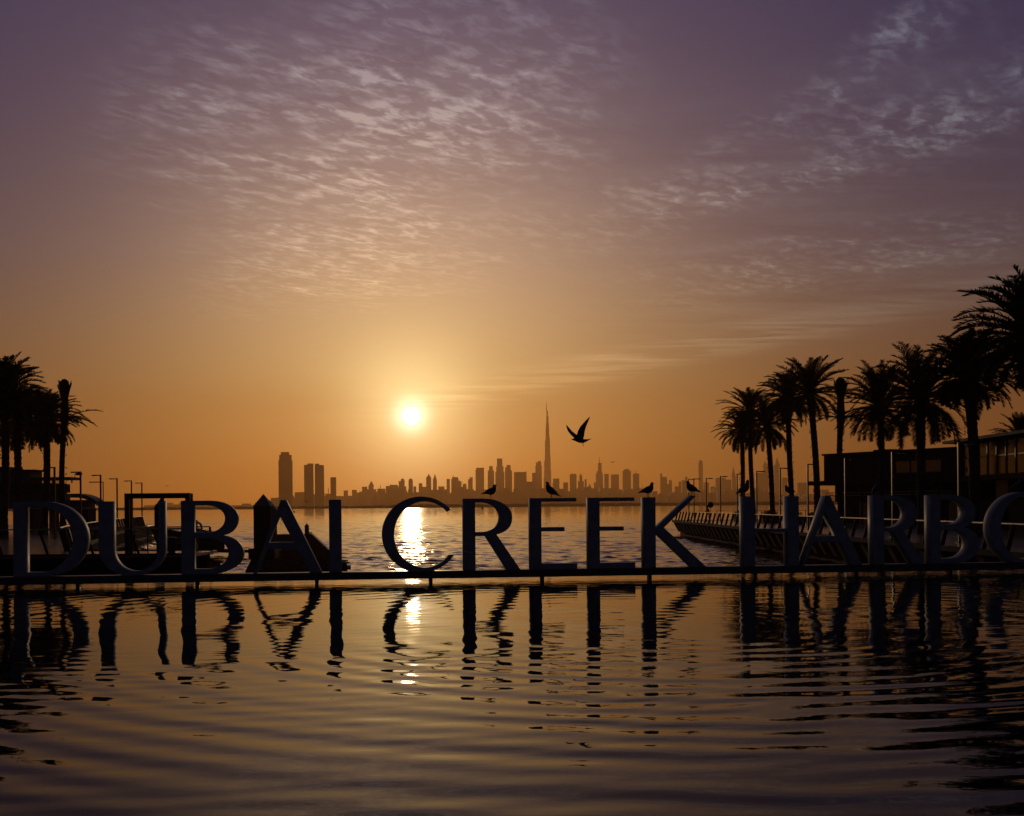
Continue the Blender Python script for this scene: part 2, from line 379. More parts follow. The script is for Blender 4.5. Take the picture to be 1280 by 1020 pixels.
# far shore
b = MB(); b.prism([(-9300, 2500), (-3000, 2480), (-700, 2450), (0, 2400), (900, 2380), (3000, 2500), (9300, 2600), (9300, 10300), (-9300, 10300)], SEA-2, SEA+1.6)
tag(b.build('far_shore', M_shore), kind='structure')
random.seed(5)
b = MB()
x = -1500.0
while x < 1700:
    w = random.uniform(9, 22); h = random.uniform(3.6, 5.6)*(1.12 if x > -250 else .8)
    y = 2520+random.uniform(0, 50)
    b.loft([(x, y, SEA+1.4), (x, y, SEA+1.5+h*.45), (x, y, SEA+1.5+h*.85), (x, y, SEA+1.5+h)], [w*.8, w*.85, w*.6, w*.15], 7)
    x += w*.55
tag(b.build('shore_trees', M_trees), 'dark low band of trees along the far shore', 'trees', kind='stuff')

# low city blocks behind the trees
b = MB(); random.seed(11)
def prof(px):
    if px < 250: return 631
    if px < 338: return 630
    if px < 368: return 622
    if px < 410: return 617
    if px < 440: return 619.5
    if px < 470: return 616
    if px < 560: return 613
    if px < 800: return 611.5
    if px < 860: return 617
    if px < 960: return 613
    if px < 1050: return 618
    return 625
px = 180.0
while px < 1240:
    w = random.uniform(2.5, 9); top = prof(px)+random.uniform(-3.0, 3.5); D = random.uniform(6300, 7400)
    p0, p1 = P(px, top-ROLL*(px-640)*0, D), P(px+w, top, D)
    b.box(p0.x, p1.x, D, D+60+random.random()*80, SEA+1.5, max(p0.z, 14))
    if random.random() < .16 and 400 < px < 1000:
        q = (p0.x+p1.x)/2; b.box(q-1.5, q+1.5, D+2, D+5, max(p0.z, 14), max(p0.z, 14)+random.uniform(14, 34))
    px += w*random.uniform(.55, .95)
tag(b.build('city_blocks', M_tower), 'hazy mass of low city buildings along the far shore', 'city', kind='stuff')

# ------------------------------------------------------------ skyline towers
def tower(name, segs, D, label, mast=None, tip=None, round_=False, steps=True):
    """segs: (x0, x1, ytop) photo columns from widest/lowest to topmost."""
    xs0 = min(s[0] for s in segs); xs1 = max(s[1] for s in segs)
    cx = P((xs0+xs1)/2, 600, D).x
    t = thing(name, label, 'skyscraper', (cx, D, SEA+1.6), 'towers of the far skyline')
    z_prev = 0; base = SEA+1.6
    bm = MB(); crown = None
    for i, (x0, x1, yt) in enumerate(segs):
        zt = (P((x0+x1)/2, yt, D).z)-base
        dep = max(22, min((x1-x0)*D/F, 42))*(.9 if i == 0 else .8)
        xa, xb = x0, x1
        if x1 < 640: xb = max(x0+(x1-x0)*.5, 640-(640-x1)*(D+dep)/D)
        if x0 > 640: xa = min(x1-(x1-x0)*.5, 640+(x0-640)*(D+dep)/D)
        a = P(xa, yt, D); c = P(xb, yt, D); w = c.x-a.x
        tgt = bm
        if i > 0:
            tgt = MB()
        xc = (a.x+c.x)/2-cx
        if round_ and i == len(segs)-1:
            n = 14
            pts = [(xc, dep/2, z_prev if i else 0)]; rr = [w/2]
            pts.append((xc, dep/2, zt-w*.75)); rr.append(w/2)
            for k in range(1, 5):
                aa = k/4*PI/2; pts.append((xc, dep/2, zt-w*.75+w*.75*math.sin(aa))); rr.append(max(.6, w/2*math.cos(aa)**.7))
            tgt.loft(pts, rr, n)
        else:
            z0 = 0 if i == 0 else z_prev-.5
            tgt.box(xc-w/2, xc+w/2, (0 if i == 0 else 3), dep, z0, zt)
        if i > 0: tgt.build('upper_block', M_tower, t)
        z_prev = zt if i == 0 else max(z_prev, zt) if True else zt
    bm.build('tower_body', M_tower, t)
    if mast:
        mx, my = mast; q = P(mx, my, D); mb = MB(); mb.tube((q.x-cx, 12, z_prev-1), (q.x-cx, 12, q.z-base), 2.6, 1.0, 6); mb.build('mast', M_tower, t)
    if tip:
        x0, x1, tx, ty = tip; a, c, q = P(x0, 600, D), P(x1, 600, D), P(tx, ty, D); w = c.x-a.x
        mb = MB(); mb.frus((a.x+c.x)/2-cx, 14, z_prev-.3, q.z-base, w, 26, w*.08, 2); mb.build('pointed_roof', M_tower, t)
    return t
TW = [
 ('tower', [(348, 365.6, 575), (348.8, 364.6, 568.5), (350.8, 361.6, 565)], 5000, 'broad tall tower with stepped crown, leftmost and highest of the group over letter A', {}),
 ('tower', [(380, 391.8, 581), (384, 391.8, 579.3)], 5000, 'left one of the twin slabs right of the tallest tower on the left', {}),
 ('tower', [(393.4, 405.0, 581.3), (393.4, 399, 579.5)], 5000, 'right one of the twin slabs, a thin bright gap beside it', {}),
 ('tower', [(413, 420.2, 596.5)], 5200, 'lone slim flat-topped tower rising straight above letter I', {}),
 ('low_tower', [(429.5, 435, 613)], 7200, 'small block just right of letter I at the low start of the skyline', {}),
 ('low_tower', [(440, 446, 612.3)], 7200, 'small paired block halfway between letter I and the pointed dome tower', {}),
 ('low_tower', [(452.5, 459, 608.3)], 7300, 'short flat block touching the left side of the pointed dome tower', {}),
 ('dome_tower', [(456.5, 470.5, 611.5), (460.5, 467, 607)], 7400, 'short tower with a pointed dome roof, left of letter C', dict(tip=(460.8, 466.8, 463.6, 601.3))),
 ('low_tower', [(475.5, 482, 614.3)], 7200, 'lowest small block just above the left edge of letter C', {}),
 ('wide_block', [(482.2, 498, 607.4), (488, 497, 606)], 7300, 'wide flat-topped block above the left shoulder of letter C', {}),
 ('tower', [(498.2, 507.8, 608), (498.3, 505.8, 601.3), (500.6, 505.8, 598)], 7600, 'round-topped tower with a left shoulder, directly below the sun', dict(round_=True)),
 ('tower', [(510.4, 516.2, 598)], 7700, 'slim round-topped tower alone above the top of letter C', dict(round_=True)),
 ('low_tower', [(516.6, 520.2, 608)], 7300, 'small stub block at the right foot of the slim round-topped tower', {}),
 ('low_tower', [(523.4, 536.5, 608.5), (523.4, 528, 604)], 7400, 'low block with a raised left end above the opening of letter C', {}),
 ('tower', [(532.6, 538.9, 597)], 7800, 'broader of two pointed towers above the right part of letter C', dict(tip=(533, 538.5, 535.8, 592.5))),
 ('tower', [(541.1, 546, 599)], 7900, 'narrower of two pointed towers above the right part of letter C', dict(tip=(541.4, 545.6, 543.4, 592.8))),
 ('low_tower', [(548, 555.5, 608)], 7300, 'small dark flat block between letter C and letter R', {}),
 ('tower', [(558.2, 562.2, 598.6)], 7600, 'thin tower at the left edge of the dense cluster before letter R', {}),
 ('tower', [(564, 573.2, 598.5), (565.2, 572.6, 596.4)], 7500, 'bulky tower with a small rooftop knob left of letter R', dict(mast=(566.3, 593.6))),
 ('low_tower', [(573, 576.2, 601)], 7500, 'narrow stub right of the bulky tower with the rooftop knob', {}),
 ('dome_tower', [(578.4, 583.2, 604.4)], 7300, 'little rounded dome block above the left stem of letter R', dict(round_=True)),
 ('tower', [(585, 590.8, 599), (587, 590.8, 596.5)], 7600, 'small tower with a stepped rounded top just left of the big square slab', {}),
 ('tower', [(594.4, 605, 587), (595.2, 605, 584.6)], 7800, 'big square slab tower with sharp corners above letter R', {}),
 ('tower', [(609.6, 617.6, 588), (611.4, 615.9, 582.5)], 7900, 'stepped tower behind the gull that stands on letter R', {}),
 ('tower', [(619.2, 630.4, 590), (620.2, 629.4, 583), (621.1, 627.9, 573.1)], 8300, 'tallest tower between letters R and E, tapering to a flat top', {}),
 ('tower', [(631.2, 640, 588), (631.4, 638.3, 584), (633.2, 638, 581.2)], 8100, 'tower with stepped shoulders, right neighbour of the tapering tall tower', {}),
 ('wide_block', [(642.4, 658.2, 590)], 7700, 'widest flat-topped block, left of the needle-like spire tower', dict(mast=(657.6, 588.2))),
 ('low_tower', [(657, 667, 602)], 7400, 'low block filling the gap left of the spire tower group', {}),
 ('tower', [(665.2, 669.4, 591)], 7700, 'narrow brown tower stuck to the left of the curved-top tower', {}),
 ('tower', [(669.2, 677.2, 582), (669.8, 676.6, 578), (672, 676.2, 576.3)], 8200, 'curved-top tower immediately left of the highest spire', {}),
 ('tower', [(691.2, 699.2, 598.2)], 7700, 'grey flat block immediately right of the highest spire', {}),
 ('tower', [(704, 710, 603)], 7400, 'short narrow block between letters E and E', {}),
 ('tower', [(712, 720.6, 593), (714, 720, 592.2)], 7700, 'solid flat-topped tower standing between the two letters E', {}),
 ('tower', [(722.4, 729.8, 601.5), (724.2, 727.8, 595)], 7700, 'slender tower with a rounded peak above the second letter E', dict(tip=(724.4, 727.6, 725.8, 591.6))),
 ('low_tower', [(730.8, 733.2, 599)], 7600, 'tiny narrow spike building left of the small pyramid roof', {}),
 ('low_tower', [(733.8, 740.2, 611)], 7500, 'small building with a steep pyramid roof above the second letter E', dict(tip=(734.2, 739.8, 737, 604.8))),
 ('tower', [(742.2, 753.8, 603), (744.6, 753.6, 592), (745.6, 752.8, 589), (747.4, 752, 578.6)], 8400, 'stepped pinnacle tower with a thin antenna, second highest in the skyline', dict(mast=(749.5, 571))),
 ('tower', [(755.2, 760.8, 592.3)], 7800, 'narrow flat tower just right of the stepped antenna tower', {}),
 ('tower', [(763.6, 773.6, 593)], 7800, 'plain rectangular tower above the top arm of the second letter E', {}),
 ('tower', [(778, 788.6, 588.4), (780, 786.2, 586.2)], 8000, 'large rectangular tower with a small ragged crown left of letter K', {}),
 ('tower', [(791.1, 799, 592)], 7900, 'flat tower with a short antenna, behind the tail of the gull on letter K', dict(mast=(795, 587.5))),
 ('tower', [(825, 833.8, 598.5), (825.1, 833.4, 596), (825.1, 827.8, 592)], 7900, 'slant-topped tower with a spike on its left, right of the gull on letter K', {}),
 ('tower', [(833.5, 840, 605), (836.2, 839.8, 600)], 7800, 'small slope-roofed tower right of the spiked slant-topped tower', {}),
 ('low_tower', [(843.2, 848.4, 608)], 7400, 'low block left of the short stepped trio above the arm of letter K', {}),
 ('low_tower', [(848.2, 851.6, 602)], 7500, 'lowest step of the stepped trio above the arm of letter K', {}),
 ('tower', [(852, 859.4, 600.2), (856.2, 859.4, 596)], 7600, 'highest step of the stepped trio above the arm of letter K', {}),
 ('tower', [(872.6, 879, 575)], 8300, 'tall lone tower with a rounded top right of the gull on the arm of K', dict(round_=True)),
 ('low_tower', [(879.2, 886.2, 603)], 7500, 'low block at the right foot of the tall lone round-topped tower', {}),
 ('low_tower', [(888, 893.8, 608.2)], 7400, 'low step left of the broad ragged block behind the lamp posts', {}),
 ('wide_block', [(894, 914, 599.5), (894.4, 907, 597)], 7700, 'broad block with a ragged roof behind the far lamp posts on the right', {}),
 ('tower', [(914.6, 920, 596), ], 8000, 'needle-pointed grey tower left of the first palm trunk on the right', dict(tip=(914.8, 919.8, 917.4, 584))),
 ('low_tower', [(936.8, 940.2, 599)], 7600, 'sliver of a tower seen between the two leftmost palm trunks on the right', {}),
 ('wide_block', [(945.5, 955, 591)], 7800, 'flat block seen left of the first pointed twin among the palm trunks', {}),
 ('tower', [(953.8, 960.4, 583)], 8000, 'left one of the pointed twin towers among the palm trunks', dict(tip=(954.2, 960, 957, 576))),
 ('tower', [(966.6, 974.8, 581)], 8000, 'right one of the pointed twin towers among the palm trunks', dict(tip=(969.6, 974.6, 972.2, 571.8))),
 ('tower', [(976.8, 984.2, 597), ], 7700, 'plain block right of the pointed twin towers', {}),
 ('wide_block', [(996.8, 1008.6, 603.2)], 7500, 'last dim block of the skyline, between two thick palm trunks', {}),
 ('wide_block', [(1024.6, 1036, 612)], 7300, 'low pale block just left of the dark pavilion on the right', {}),
 ('wide_block', [(338.5, 349, 622.2)], 6500, 'low wide block at the left foot of the highest tower on the left', {}),
]
for nm, segs, D, lab, kw in TW: tower(nm, segs, D, lab, **kw)

def spire_tower():
    D = 9500; cx = P(683.9, 600, D).x; base = SEA+1.6
    t = thing('spire_tower', 'extremely tall needle-like stepped tower, highest of the whole skyline', 'skyscraper', (cx, D, base), 'towers of the far skyline')
    tiers = [(632, 597, 678.3, 689.2), (597, 588, 678.9, 689.2), (588, 576, 679.1, 688.5), (576, 569, 680.1, 688.3), (569, 550.5, 680.4, 687.6), (550.5, 546, 681.3, 687.4),
             (546, 535, 681.4, 686.6), (535, 529, 682.0, 686.2), (529, 520, 682.6, 685.8), (520, 513, 683.0, 685.0)]
    body = MB()
    for (yb, yt, x0, x1) in tiers:
        a, c = P(x0, yt, D), P(x1, yt, D); z0 = max(0, P(684, yb, D).z-base)
        xc = (a.x+c.x)/2-cx; w = c.x-a.x; zt = P(684, yt, D).z-base
        n = 18; ring = []
        for k in range(n):   # three-lobed plan
            an = 2*PI*k/n; r = w/2*(.86+.14*math.cos(3*an)); ring.append((xc+r*math.cos(an)*1.0, 30+r*math.sin(an)))
        body.prism(ring, z0, zt)
    body.build('tower_body', M_tower, t)
    m_ = MB(); m_.loft([(0, 30, P(684, 513.2, D).z-base), (0, 30, P(684, 509, D).z-base), (0, 30, P(684, 502.5, D).z-base)], [4.2, 2.6, 1.0], 8); m_.build('spire', M_tower, t)
spire_tower()

# ------------------------------------------------------------ the big letters
BZ = .27; CAP = 1.785
def sx(px):
    u = (px-640)/F; X = u*SY/(1-SL*u); return X*math.sqrt(1+SL*SL)
def bez(p0, p1, p2, p3, n=12):
    o = []
    for i in range(1, n+1):
        t = i/n; a, b_, c, d = (1-t)**3, 3*t*(1-t)**2, 3*t*t*(1-t), t**3
        o.append((a*p0[0]+b_*p1[0]+c*p2[0]+d*p3[0], a*p0[1]+b_*p1[1]+c*p2[1]+d*p3[1]))
    return o
K_ = .56
def qtr(p, q, first):   # quarter ellipse p->q; first='h' leaves p horizontally, 'v' vertically
    if first == 'h': return bez(p, (p[0]+(q[0]-p[0])*K_, p[1]), (q[0], q[1]-(q[1]-p[1])*K_), q)
    return bez(p, (p[0], p[1]+(q[1]-p[1])*K_), (q[0]-(q[0]-p[0])*K_, q[1]), q)
def ell(cx, cy, rx, ry, a0, a1, n=48):
    return [(cx+rx*math.cos(a0+(a1-a0)*i/n), cy+ry*math.sin(a0+(a1-a0)*i/n)) for i in range(n+1)]
def L_D(o=0):
    out = [(16, 0), (16, 1), (56, 1)]+qtr((56, 1), (108.5, .50), 'h')+qtr((108.5, .50), (54, 0), 'v')
    hole = [(31.5, .055), (31.5, .93), (50, .93)]+qtr((50, .93), (90.5, .50), 'h')+qtr((90.5, .50), (48, .055), 'v')
    return [out, hole]
def L_U():
    out = [(122.5, 1), (141, 1), (141, .36)]+qtr((141, .36), (169, .055), 'v')+qtr((169, .055), (197.5, .36), 'h')+[(197.5, 1), (205.5, 1), (205.5, .36)]+qtr((205.5, .36), (164, -.012), 'v')+qtr((164, -.012), (122.5, .38), 'h')
    return [out]
def L_B():
    out = [(226, 0), (226, 1), (261, 1)]+qtr((261, 1), (297, .76), 'h')+qtr((297, .76), (276, .525), 'v')+bez((276, .525), (296, .50), (303.5, .38), (303.5, .27))+qtr((303.5, .27), (262, 0), 'v')
    h1 = [(242, .57), (242, .935), (258, .935)]+qtr((258, .935), (281, .755), 'h')+qtr((281, .755), (260, .57), 'v')
    h2 = [(242, .07), (242, .49), (259, .49)]+qtr((259, .49), (285, .285), 'h')+qtr((285, .285), (258, .07), 'v')
    return [out, h1, h2]
def L_A():
    return [[(316, 0), (319.8, 0), (332.6, .33), (371.2, .33), (386.5, 0), (401.5, 0), (357.6, 1), (351, 1)], [(335.8, .42), (349.6, .78), (366.8, .42)]]
def L_I(): return [[(411, 0), (426.5, 0), (426.5, 1), (411, 1)]]
def L_C():
    o_ = ell(526, .505, 49, .53, math.radians(40), math.radians(327)); i_ = ell(531, .505, 38.5, .462, math.radians(322), math.radians(43))
    return [o_+i_]
def L_R():
    out = [(579, 0), (579, 1), (604, 1)]+qtr((604, 1), (640.3, .74), 'h')+bez((640.3, .74), (640.3, .60), (634, .53), (620.5, .495))+[(650, 0), (633, 0), (606.6, .475), (594, .475), (594, 0)]
    return [out, [(594, .53), (594, .945), (602, .945)]+qtr((602, .945), (624.6, .735), 'h')+qtr((624.6, .735), (602, .53), 'v')]
def L_E(x, w=(58, 43, 58.5)):
    return [[(x, 0), (x+w[2], 0), (x+w[2], .075), (x+14, .075), (x+14, .53), (x+w[1], .53), (x+w[1], .588), (x+14, .588), (x+14, .948), (x+w[0], .948), (x+w[0], 1), (x, 1)]]
def L_K():
    return [[(804.8, 0), (819.5, 0), (819.5, .50), (864.3, 0), (882.5, 0), (829.8, .565), (870.5, 1.02), (864.0, 1.02), (819.5, .555), (819.5, 1), (804.8, 1)]]
def L_H(): return [[(929, 0), (943.6, 0), (943.6, .485), (984.6, .485), (984.6, 0), (998.6, 0), (998.6, 1), (984.6, 1), (984.6, .535), (943.6, .535), (943.6, 1), (929, 1)]]
def L_O(): return [ell(526, .505, 49, .53, 0, 2*PI, 64)[:-1], ell(527.5, .505, 34, .462, 2*PI, 0, 64)[:-1]]
def shift(loops, x_from, x_to, k=1.0):
    """copy of a letter at its own real size, its left side moved to another column"""
    s0, s1 = sx(x_from), sx(x_to)
    return [[(s1+(sx(x)-s0)*k, v) for x, v in lp] for lp in loops]
def plane(loops): return [[(sx(x), v) for x, v in lp] for lp in loops]
LETTERS = [
 (plane(L_D()), 'letter D, first letter of the sign'), (plane(L_U()), 'letter U with a thick left and thin right stroke'), (plane(L_B()), 'letter B before the first A'),
 (plane(L_A()), 'first letter A, beside the pyramid-topped pile'), (plane(L_I()), 'letter I, a plain upright bar'), (plane(L_C()), 'letter C under the sun'),
 (plane(L_R()), 'first letter R, right of letter C'), (plane(L_E(662.6)), 'first letter E, after R'), (plane(L_E(735.6, (57.5, 44, 58))), 'second letter E, before K'),
 (plane(L_K()), 'letter K with a thin raised arm'), (plane(L_H()), 'letter H, first of the third word'), (shift(L_A(), 316, 1001.5, .985), 'second letter A, right of H'),
 (shift(L_R(), 579, 1091.5, .98), 'second letter R, left of the last B'), (shift(L_B(), 226, 1162.8, .93), 'second letter B, beside the cut-off O'),
 (shift(L_O(), 477, 1237, .98), 'letter O cut by the edge of the photo'), (shift(L_U(), 122.5, 1352), 'second letter U'), (shift(L_R(), 579, 1446), 'third letter R')]
TH = .36
rz = math.atan(SL)
sign = thing('letter_sign', 'waterside sign of tall block letters on one long beam standing in the pool', 'sign', (0, SY, 0), rz=rz)
def letter_mesh(loops, depth):
    cu = bpy.data.curves.new('letter', 'CURVE'); cu.dimensions = '2D'; cu.fill_mode = 'BOTH'; cu.extrude = depth/2-.006; cu.bevel_depth = .006; cu.bevel_resolution = 1; cu.offset = -.006
    for lp in loops:
        sp = cu.splines.new('POLY'); sp.points.add(len(lp)-1); sp.use_cyclic_u = True
        for i, (x, v) in enumerate(lp): sp.points[i].co = (x, v*CAP, 0, 1)
    o = bpy.data.objects.new('tmp', cu); C.objects.link(o)
    dg = bpy.context.evaluated_depsgraph_get(); dg.update()
    me = bpy.data.meshes.new_from_object(o.evaluated_get(dg)); bpy.data.objects.remove(o); bpy.data.curves.remove(cu)
    me.transform(Matrix.Translation((0, depth/2, BZ)) @ Matrix.Rotation(PI/2, 4, 'X'))
    return me
for loops, lab in LETTERS:
    me = letter_mesh(loops, TH); me.materials.clear(); me.materials.append(M_letter); me.name = 'letter'
    o = bpy.data.objects.new('letter', me); C.objects.link(o); o.parent = sign; o['label'] = lab
b = MB(); b.box(sx(-260), sx(1540), -.03, TH+.03, BZ-.19, BZ-.001); b.build('beam', M_beam, sign)
for px in (-60, 95, 245, 395, 538, 678, 813, 945, 1072, 1190, 1300, 1430):
    b = MB(); b.box(sx(px)-.045, sx(px)+.045, .1, .26, -.75, BZ-.191); b.build('post', M_beam, sign)
# little white scrawl on the stem of R
b = MB()
pts = [(580.2, .275), (581.3, .262), (582.2, .27), (583.0, .26), (584.0, .255), (585.2, .262), (586.6, .248), (587.4, .262), (588.6, .246), (590, .25)]
for (x0, v0), (x1, v1) in zip(pts[:-1], pts[1:]):
    b.bar((sx(x0), -.003, BZ+v0*CAP), (sx(x1), -.003, BZ+v1*CAP), .004, .022, up=(0, 0, 1))
b.build('paint_scrawl', M_white, sign)

def onsign(px, v, back=.15):
    s = sx(px); c = math.cos(rz); d = math.sin(rz)
    return Vector((s*c-back*d, SY+s*d+back*c, BZ+v*CAP))

# ------------------------------------------------------------ gulls
def gull_parts(t, lean=0.0, headup=1.0, k=1.0):
    ZS = 1.38; k *= 1.06
    b = MB()
    #        x (forward), z, ry, rz
    sp = [(-.235, .070, .004, .002), (-.20, .074, .016, .006), (-.15, .085, .022, .012), (-.10, .100, .034, .026), (-.05, .112, .048, .045), (.0, .120, .056, .056),
          (.045, .135, .054, .056), (.075, .160, .044, .046), (.088, .185, .031, .033), (.094, .205, .027, .027), (.102, .222, .028, .027), (.116, .228, .024, .022), (.130, .226, .013, .012), (.137, .225, .006, .006)]
    pts = []; rr = []
    for (x, z, ry, rz_) in sp:
        if x > .06: z = z*headup+(1-headup)*.14
        pts.append((x*k, 0, (z*ZS+lean*x)*k)); rr.append((ry*1.25*k, rz_*1.50*k))
    b.loft(pts, rr, 12)
    # folded wings, part of the same body
    for s in (-1, 1):
        w = [(.055, s*.044, .140), (.0, s*.054, .128), (-.08, s*.044, .112), (-.15, s*.022, .094), (-.215, s*.012, .082)]
        b.loft([(x*k, y*k, (z*ZS+lean*x)*k) for x, y, z in w], [(.010*k, .034*k), (.018*k, .056*k), (.016*k, .044*k), (.008*k, .014*k), (.003*k, .003*k)], 8)
    o = b.build('body', M_gull, t, True)
    hx, hz = .137*k, ((.225*headup+(1-headup)*.14)*ZS+lean*.137)*k
    b = MB(); b.loft([(hx-.004, 0, hz), (hx+.018*k, 0, hz-.002), (hx+.034*k, 0, hz-.008*k)], [.0065*k, .005*k, .001], 6); b.build('bill', M_beak, t, True)
    for s in (-1, 1):
        b = MB(); b.tube((.0, s*.022*k, .105*k), (.008*k, s*.024*k, .004), .0065*k, .0055*k, 6)
        for a in (-.5, 0, .5): b.bar((.006*k, s*.024*k, .004), (.006*k+.032*k*math.cos(a), s*.024*k+.032*k*math.sin(a), .004), .006*k, .006*k)
        b.build('leg', M_leg, t)
def gull(px, v, rot, lab, **kw):
    p = onsign(px, v); p.z += .002
    t = thing('gull', lab, 'bird', p, 'gulls perched along the letters', rot); gull_parts(t, **kw); return t
gull(614, 1.0, .15, 'gull facing right on top of the first letter R', k=.98, lean=-.05)
gull(690.5, 1.0, PI-.35, 'gull facing left with tail right, on the top arm of the first letter E', headup=1.12, lean=.30)
gull(811.5, 1.0, .1, 'gull facing right on the upright stem of letter K', headup=1.03, lean=-.03, k=1.05)
gull(867, 1.022, PI+.2, 'gull facing left on the raised arm tip of letter K', lean=.12, headup=.93, k=1.02)
gull(932.5, 1.0, .45, 'upright gull with its head turned right on the left stem of letter H', lean=.18, headup=1.12, k=1.08)
gull(989, 1.0, PI+.5, 'dim hunched gull on the right stem of letter H against a palm trunk', headup=.72, lean=-.1, k=.9)
gull(1098, 1.0, -1.35, 'pale gull facing the camera on top of the second letter R', k=.95, lean=.3)
gull(1276, 1.035, -1.0, 'gull on top of the cut-off letter O at the right edge', k=1.0)

def flying_gull(p, rot, lab, scale=1.0, wings=None, cat='bird'):
    t = thing('flying_gull', lab, cat, p, None, rot)
    b = MB(); k = scale
    # forward = -x
    sp = [(.20, .030, .030, .004), (.16, .018, .030, .010), (.11, .002, .026, .022), (.04, -.012, .040, .042), (-.03, -.004, .046, .046), (-.09, .010, .036, .036), (-.125, .018, .026, .026), (-.155, .020, .024, .023), (-.175, .018, .012, .012), (-.185, .017, .005, .005)]
    b.loft([(x*k, 0, z*k) for x, z, _, _ in sp], [(a*k, c*k) for _, _, a, c in sp], 12)
    for w in wings:
        n = len(w); top = []; bot = []
        for (x, y, z, ch) in w:
            top.append([(x*k-ch*k*.5, y*k, z*k), (x*k-ch*k*.1, y*k, z*k+.010*k), (x*k+ch*k*.5, y*k, z*k)])
            bot.append([(x*k-ch*k*.1, y*k, z*k-.006*k)])
        vs = []; fs = []
        for a, c in zip(top, bot): vs += a+c
        for i in range(n-1):
            o = i*4; q = o+4
            fs += [(o, o+1, q+1, q), (o+1, o+2, q+2, q+1), (o+2, o+3, q+3, q+2), (o+3, o, q, q+3)]
        fs += [(0, 3, 2, 1), ((n-1)*4, (n-1)*4+1, (n-1)*4+2, (n-1)*4+3)]
        b.add(vs, fs)
    b.build('body', M_gull, t, True)
    if scale > .5:
        b2 = MB(); b2.loft([(-.183*k, 0, .017*k), (-.20*k, 0, .014*k), (-.218*k, 0, .008*k)], [.006*k, .004*k, .001], 6); b2.build('bill', M_beak, t, True)
        for s in (-.5, .5):
            b3 = MB(); b3.tube((.03*k, s*.03*k, -.045*k), (.04*k, s*.03*k, -.095*k), .004*k, .004*k, 6); b3.loft([(.035*k, s*.03*k, -.093*k), (.045*k, s*.03*k, -.118*k)], [(.008*k, .004*k), (.003*k, .002*k)], 6); b3.build('leg', M_leg, t)
    return t
wr = [(-.03, .02, .02, .15), (.0, .08, .10, .150), (.03, .13, .20, .14), (.075, .17, .29, .115), (.14, .20, .38, .075), (.20, .22, .46, .030), (.22, .225, .485, .006)]
wl = [(-.05, -.02, .02, .14), (-.12, -.10, .07, .135), (-.20, -.20, .115, .11), (-.275, -.30, .165, .08), (-.33, -.38, .225, .05), (-.365, -.43, .275, .012)]
g = flying_gull(P(726.5, 550.5, 34.6), .12, 'gull in flight with wings raised above the second letter E', 1.45, [wr, wl])
ww = [(0, .02, .01, .13), (.0, .2, .12, .12), (.03, .42, .08, .08), (.06, .55, .02, .02)]
def mirror(w): return [(x, -y, z, c) for x, y, z, c in w]
flying_gull(P(766, 578, 140), .9, 'tiny dark distant bird flying right of the antenna tower', .9, [ww, mirror(ww)])
flying_gull(P(383, 627, 150), 1.2, 'distant bird skimming low over the water near letter I', 1.1, [ww, mirror(ww)])
flying_gull(P(209, 607.5, 180), 1.4, 'faint distant bird high above the gate frame', 1.0, [ww, mirror(ww)])

# ------------------------------------------------------------ palms
def frond(b, o, az, el, L, droop, rnd, dens=44, leaf=.56):
    pts = []; p = Vector(o); e = el; n = 12; ds = L/n
    for i in range(n+1):
        pts.append(p.copy()); d = Vector((math.cos(az)*math.cos(e), math.sin(az)*math.cos(e), math.sin(e)))
        p = p+d*ds; e -= droop*(.35+1.3*i/n)/n
        e = max(e, -1.5)
    b.loft(pts[::2], [.035*(1-i/7)+.006 for i in range(len(pts[::2]))], 4)
    side = Vector((-math.sin(az), math.cos(az), 0))
    for j in range(dens):
        t = .12+.88*j/(dens-1); f = t*n; i = min(n-1, int(f)); q = pts[i].lerp(pts[i+1], f-i); d = (pts[i+1]-pts[i]).normalized()
        up = side.cross(d).normalized()
        if up.z < 0: up = -up
        ll = leaf*(math.sin(min(1, t*1.25+.12)*PI*.5) if t < .7 else 1-.62*(t-.7)/.3)*rnd.uniform(.8, 1.12)
        for s in (-1, 1):
            fw = rnd.uniform(.55, 1.05); dirn = (side*s*rnd.uniform(.75, 1.0)+d*fw+up*rnd.uniform(.05, .55)).normalized()
            tip = q+dirn*ll+Vector((0, 0, -.10*ll*rnd.random())); w = d*.030
            md = q+dirn*ll*.5; u2 = up*.012
            b.add([q-w, md-w*1.2+u2, tip, md+w*1.2+u2, q+w], [(0, 1, 3, 4), (1, 2, 3)])
def crown_mesh(seed, n=62, L=3.7, style='open', e0=84, dk=1):
    r = random.Random(seed); b = MB()
    for i in range(n):
        az = i*2.39996+r.uniform(-.2, .2); t = i/(n-1)
        if style == 'open':
            el = math.radians(e0-(e0+38)*t**1.05+r.uniform(-12, 12)); dr = dk*r.uniform(.6, 1.35)*(1.15-.25*t); LL = L*(.80+.22*math.sin(PI*min(1, t*1.1)))*r.uniform(.80, 1.12)
            frond(b, (math.cos(az)*.14, math.sin(az)*.14, .25-.55*t), az, el, LL, dr, r)
    # dense heart
    b.loft([(0, 0, -.75), (0, 0, -.25), (0, 0, .3), (0, 0, .8)], [.30, .46, .40, .10], 9)
    return b
